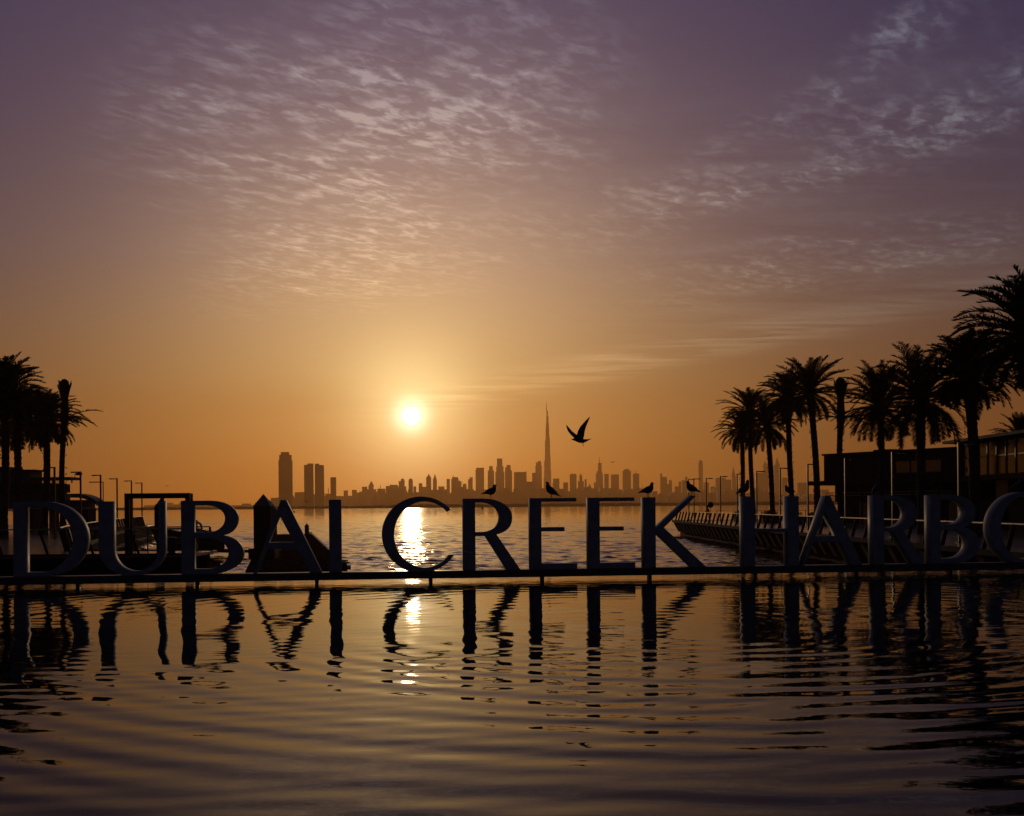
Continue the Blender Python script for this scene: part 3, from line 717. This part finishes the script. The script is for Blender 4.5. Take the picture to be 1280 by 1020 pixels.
def tied_mesh(seed):
    r = random.Random(seed); b = MB()
    for i in range(26):
        az = i*2.4; frond(b, (math.cos(az)*.12, math.sin(az)*.12, 0), az, math.radians(r.uniform(84, 89)), r.uniform(2.6, 3.0), .35, r, 30, .30)
    b.loft([(0, 0, 1.7), (0, 0, 2.1), (.05, 0, 2.5), (0, 0, 2.9), (0, 0, 3.1)], [.26, .36, .38, .34, .14], 9)
    b.loft([(0, 0, -.5), (0, 0, .3), (0, 0, 1.2), (0, 0, 2.0)], [.30, .34, .28, .26], 9)
    for i in range(11):
        az = i*2.4+.4; frond(b, (math.cos(az)*.2, math.sin(az)*.2, -.1), az, math.radians(r.uniform(-5, 38)), r.uniform(2.3, 3.0), .8, r, 28, .42)
    return b
CR = []
for sd, n_, L_, e0, dr_ in ((1, 86, 3.7, 84, 1), (2, 92, 3.5, 86, .9), (3, 84, 3.8, 80, 1.25), (4, 74, 3.75, 78, .9), (5, 80, 3.4, 88, 1.35), (6, 118, 3.3, 88, 1.15)): CR.append(crown_mesh(sd, n_, L_, e0=e0, dk=dr_))
CRM = []
for b in CR:
    o = b.build('crown', M_leaf); CRM.append(o.data); bpy.data.objects.remove(o)
o = tied_mesh(9).build('crown', M_leaf); TIED = o.data; bpy.data.objects.remove(o)
def palm(base, top, r, mesh, lab, scale=1.0, rot=0, group='date palms along the right promenade', seed=0):
    base, top = Vector(base), Vector(top); rnd = random.Random(seed)
    t = thing('palm_tree', lab, 'palm tree', base, group)
    rnd0 = rnd.random(); d = top-base; n = 46; pts = []; rr = []
    for i in range(n+1):
        f = i/n; q = d*f; bend = math.sin(f*PI)*(.10+.22*rnd0); pts.append((q.x+bend*(-1)**seed*.6, q.y, q.z))
        k = 1.35-.5*min(1, f*7) if f < .15 else .85
        if f > .86: k = .85+.5*(f-.86)/.14
        rr.append(r*k*(1.0 if i % 2 else 1.10)*rnd.uniform(.97, 1.03))
    b = MB(); b.loft(pts, rr, 12)
    # stubs of cut fronds under the crown
    for i in range(120):
        f = rnd.uniform(.84, .985) if i < 60 else rnd.uniform(.08, .86); a = rnd.uniform(0, 2*PI); q = d*f; rad = r*(.85+.5*max(0, f-.86)/.14)
        p0 = Vector((q.x+math.cos(a)*rad*.8, q.y+math.sin(a)*rad*.8, q.z)); kk = 1 if i < 60 else .55; p1 = p0+Vector((math.cos(a)*.13*kk, math.sin(a)*.13*kk, .16*kk)); b.bar(p0, p1, .07, .03)
    b.build('trunk', M_bark, t)
    c = bpy.data.objects.new('crown', mesh); C.objects.link(c); c.parent = t; c.location = d; c.rotation_euler = (rnd.uniform(-.06, .06), rnd.uniform(-.06, .06), rot); c.scale = (scale,)*3
    return t
RP = [  # base column, depth, top column, top row, radius, mesh, label, scale
 (1298, 57, 1290, 420, .36, 5, 'nearest right palm, trunk outside the frame, its fronds reaching in at the right edge', 1.16),
 (1217, 65, 1209, 468, .38, 5, 'thick-trunked palm in front of the join between the two right buildings', .86),
 (1154, 73, 1152, 497, .36, 2, 'wide-spread palm with long drooping fronds at the middle of the dark pavilion', 1.05),
 (1101, 81, 1100, 507, .30, 0, 'palm with drooping left fronds, between the tied-up palm and the widest crown', .92),
 (1052, 91, 1051, 520, .30, 't', 'stiff palm with a tied topknot instead of an open crown, beside the dark pavilion', .95),
 (1022, 99, 1012, 489, .36, 3, 'tallest palm of the left cluster on the right side, leaning slightly left', .98),
 (992, 108, 985, 497, .34, 4, 'palm second in height in the cluster, between lamp post and the leaning palm', .95),
 (966, 116, 959, 531, .34, 2, 'lower palm whose crown hangs below the big dark cluster, third from its left end', .90),
 (943, 125, 937, 514, .33, 3, 'slim curved palm, second from the left end of the right row', .88),
 (927, 131, 927, 538, .33, 4, 'leftmost and farthest palm of the right row', .90)]
for i, (bx, D, tx, ty, r, k, lab, sc) in enumerate(RP):
    p = P(bx, 640, D); p.z = QZ; q = P(tx, ty, D)
    palm(p, q, r*.82, TIED if k == 't' else CRM[k], lab, sc, i*1.3, seed=i+1)
p = P(1276, 640, 122); p.z = QZ; palm(p, P(1276, 552, 122), .3, CRM[1], 'small distant palm showing above the roof of the nearer right building', .95, 2, seed=31)
for i, (bx, D, tx, ty, r, k, lab, sc) in enumerate([
 (3, 80, 4, 494, .33, 5, 'left edge palm, crown cut by the edge of the photo, highest on the left', .98),
 (26, 86, 22, 521, .33, 2, 'second palm from the left edge, its trunk leaning left', .90),
 (54, 92, 57, 526, .33, 5, 'third palm from the left edge, trunk flaring under the crown', .88),
 (79, 96, 81, 520, .28, 't', 'palm with a tied round topknot and a few side fronds, rightmost on the left', .95)]):
    p = P(bx, 640, D); p.z = QZ; palm(p, P(tx, ty, D), r*.85, TIED if k == 't' else CRM[k], lab, sc, 1+i*1.7, 'date palms on the left promenade', seed=20+i)
# planters at the palms' feet
for (bx, D, lab) in [(962, 118, 'dark box planter at the foot of the palm third from the far end'), (1022, 101, 'wide dark planter at the foot of the leaning palm'), (992, 109, 'dark planter between the planter of the leaning palm and the lamp post'), (927, 132, 'farthest dark planter at the foot of the leftmost right palm')]:
    q = P(bx, 640, D); t = thing('planter', lab, 'planter', (q.x, D, QZ), 'planters under the right palms')
    b = MB(); b.frus(0, 0, 0, .75, 1.5, 1.5, 1.8, 1.8); b.build('planter_box', M_facade, t)
    b = MB(); b.frus(0, 0, .751, .80, 1.55, 1.55, 1.3, 1.3); b.build('soil', M_bark, t)
    rnd = random.Random(bx); b = MB()
    for k in range(420):
        a = rnd.uniform(0, 2*PI); rr = rnd.uniform(0, .8); z = .8+rnd.uniform(0, .45)*(1-rr*.5); c = Vector((rr*math.cos(a), rr*math.sin(a), z))
        d = Vector((rnd.uniform(-1, 1), rnd.uniform(-1, 1), rnd.uniform(-.2, 1))).normalized()*.12; s_ = d.cross(Vector((rnd.random(), rnd.random(), .3))).normalized()*.035
        b.add([c-s_, c+d, c+s_, c-d*.4], [(0, 1, 2, 3)])
    b.build('shrub', M_leaf, t)

# ------------------------------------------------------------ lamp posts
def lamp_proto(direction, name='lamp_post'):
    t = thing(name, '', 'lamp post')
    b = MB(); b.box(-.055, .055, -.055, .055, 0, 4.70); b.build('pole', M_lamp, t)
    b = MB(); b.box(min(.056*direction, .72*direction), max(.056*direction, .72*direction), -.05, .05, 4.62, 4.695); a = b.build('arm', M_lamp, t)
    b = MB(); b.box(min(.30*direction, .70*direction), max(.30*direction, .70*direction), -.04, .04, 4.60, 4.619); b.build('lens', M_white, a)
    b = MB(); b.box(-.14, .14, -.14, .14, 0, .03); b.build('base_plate', M_lamp, t)
    return t
def lamps(direction, spots, group):
    proto = lamp_proto(direction)
    for i, (x, y, lab) in enumerate(spots):
        t = proto if i == 0 else copy_tree(proto)
        t.location = (x, y, QZ); tag(t, lab, 'lamp post', group)
RL = [(1199, 'lamp post nearest the camera on the right, lit edge, before the pavilion corner'), (1116, 'lamp post standing before the middle of the dark pavilion'),
      (1057, 'bright-edged lamp post beside the tied-up palm'), (1010, 'lamp post just left of the leaning palm trunk'), (975.5, 'lamp post between the pointed twin towers and the next palm trunk'),
      (946, 'lamp post between the second and third palm trunks from the far end'), (921.5, 'lamp post just left of the leftmost right palm trunk'), (900.6, 'lone lamp post in front of the broad ragged skyline block'),
      (883, 'lamp post beside the person leaning on the railing'), (867.5, 'thin far lamp post right under the gull on the arm of K'), (861, 'farthest lamp post of the right row, left of the K-arm gull leg')]
lamps(1, [((px-640)/F*D, D, lab) for (px, lab), D in zip(RL, [56.3, 66.2, 75.5, 85.1, 94, 103, 112, 120.8, 129.6, 131.5, 133])], 'lamp posts along the right promenade')
LL_ = [(68.5, 79, 'lamp post between the third and fourth left palm trunks, nearest on the left'), (101, 89, 'lamp post at the right end of the left pavilion'),
       (126, 98, 'lamp post above letter U left stem'), (146.5, 110, 'lamp post just left of the gate frame'), (164.5, 119, 'lamp post rising above the left corner of the gate frame'), (177.5, 129, 'farthest thin lamp post on the left, inside the gate frame')]
lamps(-1, [((px-640-ROLL*0)/F*D, D, lab) for px, D, lab in LL_], 'lamp posts along the left promenade')
# round disc beside the lamp by the leaning person
q = P(888, 631, 128.5)
b = MB(); b.loft([(0, -.05, 0), (0, .05, 0)], [.33, .33], 18, up=(0, 0, 1)); 
t = thing('round_sign', 'small dark round sign on a thin stand beside the leaning person', 'sign', (q.x, 128.5, QZ))
o = b.build('sign_disc', M_dark, t, loc=(0, 0, q.z-QZ)); b = MB(); b.tube((0, .08, 0), (0, .08, q.z-QZ+.2), .03); b.build('pole', M_lamp, t)

# ------------------------------------------------------------ railings
def railing(line, inland, spacing, label, name='railing', h=1.08, along=None, pw=.17):
    (x0, y0) = line[0]; t = thing(name, label, 'railing', (x0, y0, QZ))
    pts = [Vector((x-x0, y-y0, 0)) for x, y in line]
    hr = MB(); mid = MB(); kick = MB(); cnt = 0
    for a, c in zip(pts[:-1], pts[1:]):
        d = (c-a).normalized(); nrm = Vector((-d.y, d.x, 0))*inland
        off = nrm*.30
        hr.bar(a+off+Vector((0, 0, h)), c+off+Vector((0, 0, h)), .10, .05)
        kick.bar(a-nrm*.075+Vector((0, 0, -.06)), c-nrm*.075+Vector((0, 0, -.06)), .03, .24)
        for z in (.40, .74): mid.bar(a+nrm*(.30*z)+Vector((0, 0, z)), c+nrm*(.30*z)+Vector((0, 0, z)), .008, .008)
        n = max(1, round((c-a).length/spacing))
        for i in range(n):
            p = a+(c-a)*(i/n); b = MB(); top = p+nrm*.30 if along is None else p+Vector((along[0], along[1]*2, 0)); b.bar(p+nrm*.02, top+Vector((0, 0, h-.031)), .05 if along is None else pw, pw if along is None else .05, up=tuple(nrm)); b.build('post', M_post, t); cnt += 1
    hr.build('handrail', M_rail, t); mid.build('cables', M_post, t); kick.build('kick_plate', M_conc, t)
railing([(RX+.05, 38.2), (RX+.05, 138.7)], -1, 2.3, 'long slanted-post railing with a bright handrail along the right promenade')
railing([(RX+.05, 138.8), (62, 138.8)], -1, 2.6, 'short far railing closing the end of the right promenade')
railing([(-13.55, 54.2), (-20.4, 54.95), (-21.9, 59.8), (-24.9, 70.9), (-31.9, 96.9), (-39.9, 130.9)], 1, 2.3, 'slanted-post railing curving away along the left promenade')
railing([(-40, 49.75), (-13.6, 49.75)], 1, .95, 'near railing crossing behind letters D and U on the left', along=(-.42, .10), pw=.10)
t = thing('ramp_railing', 'four-bar sloping railing seen through the gate frame behind letter U', 'railing', (-17.0, 54.0, QZ))
for k, (za, zb) in enumerate(((1.10, .84), (.80, .55), (.50, .26), (.20, .08))):
    b = MB(); b.bar((0, 0, za), (1.15 if k < 3 else .5, .1, zb), .05, .07 if k else .12); b.build('rail_bar', M_rail, t)
for x in (0, .58, 1.13):
    b = MB(); b.bar((x, .05, 0), (x, .05, 1.06-x*.22), .05, .05); b.build('post', M_post, t)

# person leaning on the right rail
def person(loc, rz_, lab):
    t = thing('person', lab, 'person', loc, None, rz_)
    def grow(name, V, E, R, m_, lv=2):
        me = bpy.data.meshes.new(name); me.from_pydata(V, E, []); o = bpy.data.objects.new(name, me); C.objects.link(o)
        md = o.modifiers.new('s', 'SKIN'); md.use_smooth_shade = True
        for i, r in enumerate(R): me.skin_vertices[0].data[i].radius = (r, r*.8 if i < 3 else r)
        me.skin_vertices[0].data[0].use_root = True
        s2 = o.modifiers.new('d', 'SUBSURF'); s2.levels = s2.render_levels = 1
        me.materials.append(m_); o.parent = t; return o
    V = [(0, 0, .92), (.02, 0, 1.12), (.10, 0, 1.34), (.14, 0, 1.44), (.17, 0, 1.54), (.19, 0, 1.66),
         (0, .09, .88), (.02, .10, .48), (-.03, .11, .08), (.10, .12, .03), (0, -.09, .88), (-.06, -.10, .48), (-.16, -.11, .08), (-.03, -.12, .03),
         (.09, .19, 1.38), (.20, .24, 1.12), (.42, .16, 1.10), (.09, -.19, 1.38), (.20, -.24, 1.12), (.42, -.16, 1.10)]
    E = [(0, 1), (1, 2), (2, 3), (3, 4), (4, 5), (0, 6), (6, 7), (7, 8), (8, 9), (0, 10), (10, 11), (11, 12), (12, 13), (2, 14), (14, 15), (15, 16), (2, 17), (17, 18), (18, 19)]
    R = [.15, .13, .15, .06, .085, .10, .09, .06, .045, .04, .09, .06, .045, .04, .06, .048, .035, .06, .048, .035]
    grow('body', V, E, R, M_cloth)
    b = MB(); b.loft([(.16, 0, 1.60), (.18, 0, 1.70), (.18, 0, 1.78), (.18, 0, 1.80)], [.105, .112, .075, .01], 10); b.build('hair', M_bark, t, True)
q = P(881, 640, 129); person((q.x+.25, 127.8, QZ), PI, 'person in dark clothes leaning on the right railing far away beside a lamp post')

# ------------------------------------------------------------ buildings
def pavilion_right():
    A, B = Vector((29.4, 113, QZ)), Vector((37.3, 100, QZ))
    d = (B-A).normalized(); n = Vector((d.y, -d.x, 0));  # towards camera/left
    if n.x > 0: n = -n
    Lw = (B-A).length; dep = 12
    t = thing('waterfront_pavilion', 'dark flat-roofed pavilion with a recessed ground floor behind the right palms', 'building', A, 'waterfront buildings on the right', math.atan2(d.y, d.x))
    # local: x along A->B, y = away from viewer side
    H = 6.35
    b = MB(); b.box(0, Lw, 0, dep, 3.95, H); b.build('upper_storey', M_facade, t)
    b = MB(); b.box(-.15, Lw, -.15, dep+.1, H+.002, H+.16); r = b.build('roof', M_facade, t)
    b = MB(); b.box(4.2, 6.2, 2, 3.4, H+.162, H+.40); b.build('roof_unit', M_dark, r)
    for (x0, x1) in ((8.6, 10.1), (10.25, 13.4)):
        f = MB(); f.box(x0-.08, x1+.08, -.06, -.003, 4.5, 5.95)
        # frame ring
        f = MB(); f.box(x0-.1, x1+.1, -.07, -.003, 4.42, 4.5); f.box(x0-.1, x1+.1, -.07, -.003, 5.5, 5.58); f.box(x0-.1, x0, -.07, -.003, 4.501, 5.499); f.box(x1, x1+.1, -.07, -.003, 4.501, 5.499)
        w = f.build('window', M_dark, t); g_ = MB(); g_.box(x0+.002, x1-.002, -.04, -.02, 4.502, 5.498); g_.build('pane', M_winrefl, w)
    b = MB(); b.box(-.6, Lw, -1.6, dep, 3.55, 3.947); b.build('canopy', M_facade, t)
    b = MB(); b.box(.6, Lw, .8, dep-.5, 2.0, 3.545); b.build('wall', M_facade, t)
    for (x0, x1) in ((.8, 3.4), (4.5, 7.2), (7.9, 11.6), (12.5, Lw)):
        b = MB(); b.box(x0, x1, .9, dep-.7, 0, 1.996); b.build('ground_wall', M_facade, t)
    b = MB(); b.box(-.6, Lw, -1.62, -1.58, 3.95, 4.75)
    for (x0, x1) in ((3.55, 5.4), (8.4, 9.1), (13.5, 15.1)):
        b = MB(); b.box(x0, x1, .80, .895, .05, 1.93); b.build('tan_panel', M_tan, t)  # flat tan panels just in front of the ground wall
    for k in range(6):
        b = MB(); b.box(.2+k*2.8, .32+k*2.8, -1.4, -1.28, 0, 3.545); b.build('column', M_dark, t)
    b = MB(); b.box(1, Lw, -.9, -.84, 2.55, 2.62); b.box(1, Lw, -.9, -.84, 2.80, 2.86)
    b.build('sun_slat', M_rail, t)
M_tan = mat('tan_surface', (.62, .38, .20), .5, 0, .15, 2)
M_winrefl = mat('mirror_glass', (.30, .28, .26), .08, .9)
pavilion_right()
def glass_building():
    t = thing('glass_building', 'two-storey building with tall glowing glass bays at the right edge', 'building', (36, 60, QZ), 'waterfront buildings on the right')
    # local x inland, y along the quay: 0..36
    L0, L1, H = 0, 36, 6.55
    b = MB(); b.box(-1.4, 9, L0, L1+.4, H-.0, H+.22); b.build('roof', M_facade, t)
    b = MB(); b.box(-.4, 9, L0, L1, 3.55, 3.95); b.build('floor_slab', M_facade, t)
    b = MB(); b.box(-.2, 8.8, L1-.3, L1-.05, 3.951, H-.003); b.build('end_wall', M_facade, t)
    k = 0; y = L0
    while y < L1-.5:
        for xx in (0, 8.6):
            b = MB(); b.box(xx-.09, xx+.09, y, y+.16, 3.952, H-.003); b.build('mullion', M_dark, t)
        b = MB(); b.box(-.02, .02, y+.162, y+1.54, 3.953, H-.004); b.build('glass_pane', M_glass, t)
        y += 1.7
    b = MB(); b.box(-.06, .06, L0, L1-.31, 5.28, 5.36)
    b.build('transom', M_dark, t)
    for (y0, y1) in ((0, 5.6), (8.2, 14), (16, 21.5), (23.4, 29), (31.2, 36)):
        b = MB(); b.box(.8, 8, y0, y1, 0, 3.547); b.build('ground_wall', M_facade, t)
    b = MB(); b.box(.8, 8.2, 0, 36, 2.1, 3.546) ; b.build('lintel', M_dark, t)
glass_building()

def pavilion_left():
    Y = 105
    t = thing('left_pavilion', 'grey two-level pavilion with stepped flat roofs behind the left palms', 'building', (-60, Y, QZ))
    X = lambda px: (px-640)/F*Y+60
    XB = lambda px, d: (px-640)/F*(Y+d)+60      # right-hand edges are set by the back corner
    z = lambda y: 1.93+(636.6-y)*Y/F
    b = MB(); b.box(-10, XB(27, 3), 0, 3, z(604), z(585.5)); b.box(XB(27, 3), XB(53, 3), .3, 3, z(604), z(589)); b.build('upper_storey', M_grey, t)
    b = MB(); b.box(-10.3, XB(29, 3.3), -.3, 3.3, z(585.4), z(583.2)); b.box(XB(29.1, 3.3), XB(62, 3.2), -.2, 3.2, z(588.9), z(587)); b.build('roof', M_facade, t)
    b = MB(); b.box(XB(53, 3)+.01, XB(101, 3), .5, 3, z(600), z(596.5)); b.build('terrace_roof', M_grey, t)
    for px in (62, 74, 86, 97):
        b = MB(); b.box(X(px), X(px)+.10, .6, .7, z(604), z(600.1)); b.build('column', M_dark, t)
    b = MB(); b.box(-10, XB(84, 3), -.5, 3, z(617), z(604.1)); b.box(XB(84, 3)+.003, XB(88, 2.6), -.3, 2.6, z(616), z(605)); b.build('fascia', M_facade, t)
    b = MB(); b.box(-10, XB(88, 2.9), .2, 2.9, z(636), z(617.1)); b.box(XB(88, 2.9)+.01, XB(119, 2), .3, 2, z(636), z(625.5)); b.build('middle_wall', M_grey, t)
    prof_ = [(88, 617.5), (97, 617.5), (105, 619), (112, 621.5), (118, 625), (121, 628)]
    b = MB()
    for (a0, y0), (a1, y1) in zip(prof_[:-1], prof_[1:]):
        b.hexa([(X(a0), 0, z(y0)-.35), (X(a1), 0, z(y1)-.35), (X(a1), 2, z(y1)-.35), (X(a0), 2, z(y0)-.35), (X(a0), 0, z(y0)), (X(a1), 0, z(y1)), (X(a1), 2, z(y1)), (X(a0), 2, z(y0))])
    b.build('curved_canopy', M_grey, t)
    for (p0, p1) in ((-100, 2), (14.5, 36), (39, 48), (60.5, 72), (89, 120)):
        b = MB(); b.box(X(p0), XB(p1, 2.5), .5, 2.5, 0, z(636.2)); b.build('ground_wall', M_facade, t)
    b = MB(); b.box(X(104), X(122), 1.5, 1.6, z(603.5), z(602.3))
    b.box(X(121.2), X(122), 1.5, 1.6, 0, z(603.6)); b.box(X(118), X(118.7), 1.5, 1.6, 0, z(603.6)); b.build('pergola_frame', M_lamp, t)
    b = MB(); b.box(X(52), X(84), -1.3, -1.27, z(604), z(597)); b.build('glass_balustrade', M_clear, t)
    q = P(106, 593.2, Y)
    b = MB(); b.loft([(q.x+60-.25, -1.4, q.z-QZ), (q.x+60, -1.4, q.z-QZ+.03), (q.x+60+.25, -1.4, q.z-QZ)], [.10, .14, .11], 10); b.tube((q.x+60-.38, -1.4, q.z-QZ+.02), (q.x+60-.2, -1.4, q.z-QZ+.02), .03); b.build('camera_housing', M_dark, t)
    b = MB(); b.tube((X(99.5)+.05, -1.4, z(600.0)), (q.x+60-.3, -1.4, q.z-QZ+.02), .03); b.build('bracket', M_lamp, t)
pavilion_left()

# ------------------------------------------------------------ landing: gate, bin, gangway, pontoon, pile
def gate():
    Y = 52.6; X0 = (155.5-640)/F*Y; X1 = (237-640)/F*Y
    t = thing('gate_frame', 'dark rectangular metal portal frame at the head of the boat gangway', 'gate', (X0, Y, QZ))
    w = X1-X0; H = ZC-QZ+(636.0-617.2)*Y/F
    for y0 in (0, .42):
        b = MB(); b.box(0, .20, y0, y0+.16, 0, H-.23); b.build('post', M_dark, t)
        b = MB(); b.box(w-.20, w, y0, y0+.16, 0, H-.23); b.build('post', M_dark, t)
        b = MB(); b.box(0, w, y0-.01, y0+.17, H-.228, H-.02 if y0 else H); b.build('lintel', M_dark, t)
    for x0 in (.02, w-.18):
        b = MB(); b.box(x0, x0+.16, .17, .41, H-.20, H-.05); b.build('side_beam', M_dark, t)
    b = MB(); b.hexa([(1.10, .7, .75), (1.52, .7, .75), (1.52, .78, .75), (1.10, .78, .75), (1.10, .7, 1.98), (1.52, .7, 2.55), (1.52, .78, 2.55), (1.10, .78, 1.98)]); b.build('gate_leaf', M_facade, t)
    b = MB(); b.box(w-.98, w-.2, .30, .36, .98, 1.05); b.box(w-.98, w-.2, .30, .36, .10, .16); b.build('crossbar', M_dark, t)
gate()
t = thing('litter_bin', 'dark flared litter bin standing on the landing beside the gate frame', 'bin', ((214.5-640)/F*52, 52, QZ))
b = MB(); b.frus(0, 0, 0, .60, .24, .24, .33, .33); b.build('bin_body', M_facade, t)
b = MB(); b.frus(0, 0, .602, .66, .36, .36, .34, .34); b.build('rim', M_dark, t)

DZ = -1.2
def gangway():
    A = Vector((-15.3, 54.4, QZ)); B = Vector((-22.4, 90, DZ)); t = thing('gangway', 'narrow railed gangway sloping from the gate frame down to the floating dock', 'gangway', A)
    d = B-A; h = Vector((d.x, d.y, 0)).normalized(); s = Vector((h.y, -h.x, 0))*.75
    b = MB(); b.bar((0, 0, -.08), d+Vector((0, 0, -.02)), 1.5, .12); b.build('walkway', M_wood, t)
    for k in (-1, 1):
        b = MB(); b.bar(s*k+Vector((0, 0, 1.08)), d+s*k+Vector((0, 0, 1.08)), .06, .06)
        b.bar(s*k+Vector((0, 0, .70)), d+s*k+Vector((0, 0, .70)), .03, .03); b.bar(s*k+Vector((0, 0, .38)), d+s*k+Vector((0, 0, .38)), .03, .03)
        r = b.build('side_rail', M_rail, t)
        for i in range(40):
            b = MB(); p = d*(i/39)+s*k; b.bar(p, p+Vector((0, 0, 1.05)), .10, .05); b.build('baluster', M_post, r)
gangway()
def pontoon():
    t = thing('floating_dock', 'long low timber floating dock behind letters B, A and I', 'dock', (-16, 60, SEA))
    o = Vector((-16, 60, 0))
    top = DZ-SEA
    def pr(poly, z0, z1, name, m_):
        b = MB(); b.prism([(x-o.x, y-o.y) for x, y in poly], z0, z1); return b.build(name, m_, t)
    pr([(-13.0, 58.4), (-8.15, 60.5), (-12.3, 82), (-22.8, 137), (-27.0, 137), (-17.6, 82)], top-.10, top, 'deck', M_wood)
    pr([(-17.7, 84), (-18.1, 86.5), (-24.5, 92.0), (-24.0, 86.4)], top-.104, top-.006, 'cross_deck', M_wood)
    pr([(-12.9, 58.7), (-8.35, 60.7), (-12.5, 82), (-23, 136.5), (-26.8, 136.5), (-17.3, 82)], -.4, top-.101, 'float', M_conc)
    b = MB()   # kerb strips along the edge
    for (x0, y0), (x1, y1) in (((-8.25, 60.6), (-12.4, 82)), ((-12.4, 82), (-22.9, 136.9))):
        b.bar((x0-o.x, y0-o.y, top+.06), (x1-o.x, y1-o.y, top+.06), .18, .115)
    b.build('kerb', M_white, t)
    for (x, y) in ((-8.5, 61.2), (-8.9, 63.5), (-13.4, 85), (-22.6, 134)):
        b = MB(); b.bar((x-o.x-.2, y-o.y, top+.22), (x-o.x+.2, y-o.y, top+.22), .08, .08); b.box(x-o.x-.06, x-o.x+.06, y-o.y-.06, y-o.y+.06, top, top+.18); b.build('cleat', M_dark, t)
pontoon()
def pile(x, y, w, ztop, lab, collar=True):
    t = thing('mooring_pile', lab, 'pile', (x, y, SEA-1), 'pyramid-topped mooring piles')
    h = ztop-(SEA-1)
    b = MB(); b.box(-w/2, w/2, -w/2, w/2, 0, h-w*.72); b.build('shaft', M_facade, t)
    b = MB(); b.frus(0, 0, h-w*.72+.002, h, w*1.04, w*1.04, .01, .01); b.build('pyramid_cap', M_grey, t)
    if collar:
        b = MB(); z0 = DZ-(SEA-1)
        b.box(-w/2-.28, -w/2-.003, -w/2-.2, w/2+.2, z0+.002, z0+.62); b.box(w/2+.003, w/2+.28, -w/2-.2, w/2+.2, z0+.002, z0+.62); b.build('collar', M_dark, t)
p = P(329.3, 617.5, 72); pile(p.x, 72, 1.0, p.z, 'large dark mooring pile with a pyramid cap left of the first letter A')
p = P(337, 625, 84); pile(p.x, 84, .85, p.z, 'second pyramid-capped pile half hidden behind the larger one')
p = P(383.5, 654, 134); pile(p.x, 134, .42, p.z, 'slender short pile at the far end of the floating dock', False)
# small box with a rounded lid near the gangway foot, behind letter B
t = thing('dock_box', 'small brown dock box with an arched lid seen through the lower hole of letter B', 'box', ((261-640)/F*57, 57, QZ-.9))
b = MB(); b.box(-.36, .36, -.3, .3, -.9, .05); b.build('box_body', M_wood, t)
pts = [(-.46, .05), (-.40, .17), (-.22, .26), (0, .30), (.22, .26), (.40, .17), (.46, .05)]
b = MB()
for (x0, z0), (x1, z1) in zip(pts[:-1], pts[1:]):
    b.hexa([(x0, -.36, z0), (x1, -.36, z1), (x1, .36, z1), (x0, .36, z0), (x0, -.36, z0+.04), (x1, -.36, z1+.04), (x1, .36, z1+.04), (x0, .36, z0+.04)])
b.build('lid', M_wood, t)
# lifebuoy on a stand
Y = 55; q = P(245.5, 659.5, Y)
t = thing('lifebuoy', 'white lifebuoy ring with red bands hanging on a thin post beside letter B', 'lifebuoy', (q.x, Y, DZ))
hz = q.z-DZ
b = MB(); b.bar((0, .08, -.6), (0, .08, hz+.35), .06, .06); b.build('post', M_dark, t)
for k in range(8):
    b = MB(); a0 = k*PI/4; pp = [(math.cos(a0+PI/4*j/5)*.24, 0, hz+math.sin(a0+PI/4*j/5)*.24) for j in range(6)]
    b.loft(pp, [.05]*6, 8, up=(0, 1, 0)); b.build('ring_segment', M_red if k % 4 == 0 else M_white, t, True)
b = MB(); b.bar((-.05, .02, hz-.55), (.05, .02, hz-.95), .05, .02); b.bar((-.0, .02, hz-.96), (.0, .02, hz-1.15), .05, .02); b.build('rope', M_white, t)
# markers on the open water
def buoy(px, D, h, lab):
    q = P(px, 640, D); t = thing('channel_buoy', lab, 'buoy', (q.x, D, SEA))
    b = MB(); b.loft([(0, 0, -.4), (0, 0, .2), (0, 0, h*.4), (0, 0, h*.5)], [h*.22, h*.26, h*.16, h*.05], 12); b.build('float', M_dark, t)
    b = MB(); b.tube((0, 0, h*.5), (0, 0, h), h*.05); b.build('mast', M_dark, t)
    b = MB(); b.loft([(0, 0, h), (0, 0, h*1.12)], [h*.1, h*.1], 8); b.build('topmark', M_dark, t)
buoy(367.5, 820, 2.2, 'small dark buoy on the water just right of the first letter A')
buoy(603, 1150, 4.2, 'thin far buoy mast seen through the hole of the first letter R')

# ------------------------------------------------------------ haze
HZ = bpy.data.materials.new('haze_air'); HZ.use_nodes = True; nt = HZ.node_tree; nt.nodes.clear()
o_ = nt.nodes.new('ShaderNodeOutputMaterial'); v_ = nt.nodes.new('ShaderNodeVolumePrincipled')
v_.inputs['Color'].default_value = (.90, .50, .19, 1); v_.inputs['Density'].default_value = 1.0e-4; v_.inputs['Anisotropy'].default_value = .58
v_.inputs['Density Attribute'].default_value = ''
nt.links.new(v_.outputs[0], o_.inputs['Volume'])
b = MB(); b.box(-9700, 9700, -600, 10700, SEA-4, 900)
o = b.build('haze', HZ); o['kind'] = 'stuff'; o['label'] = 'thin warm evening haze'
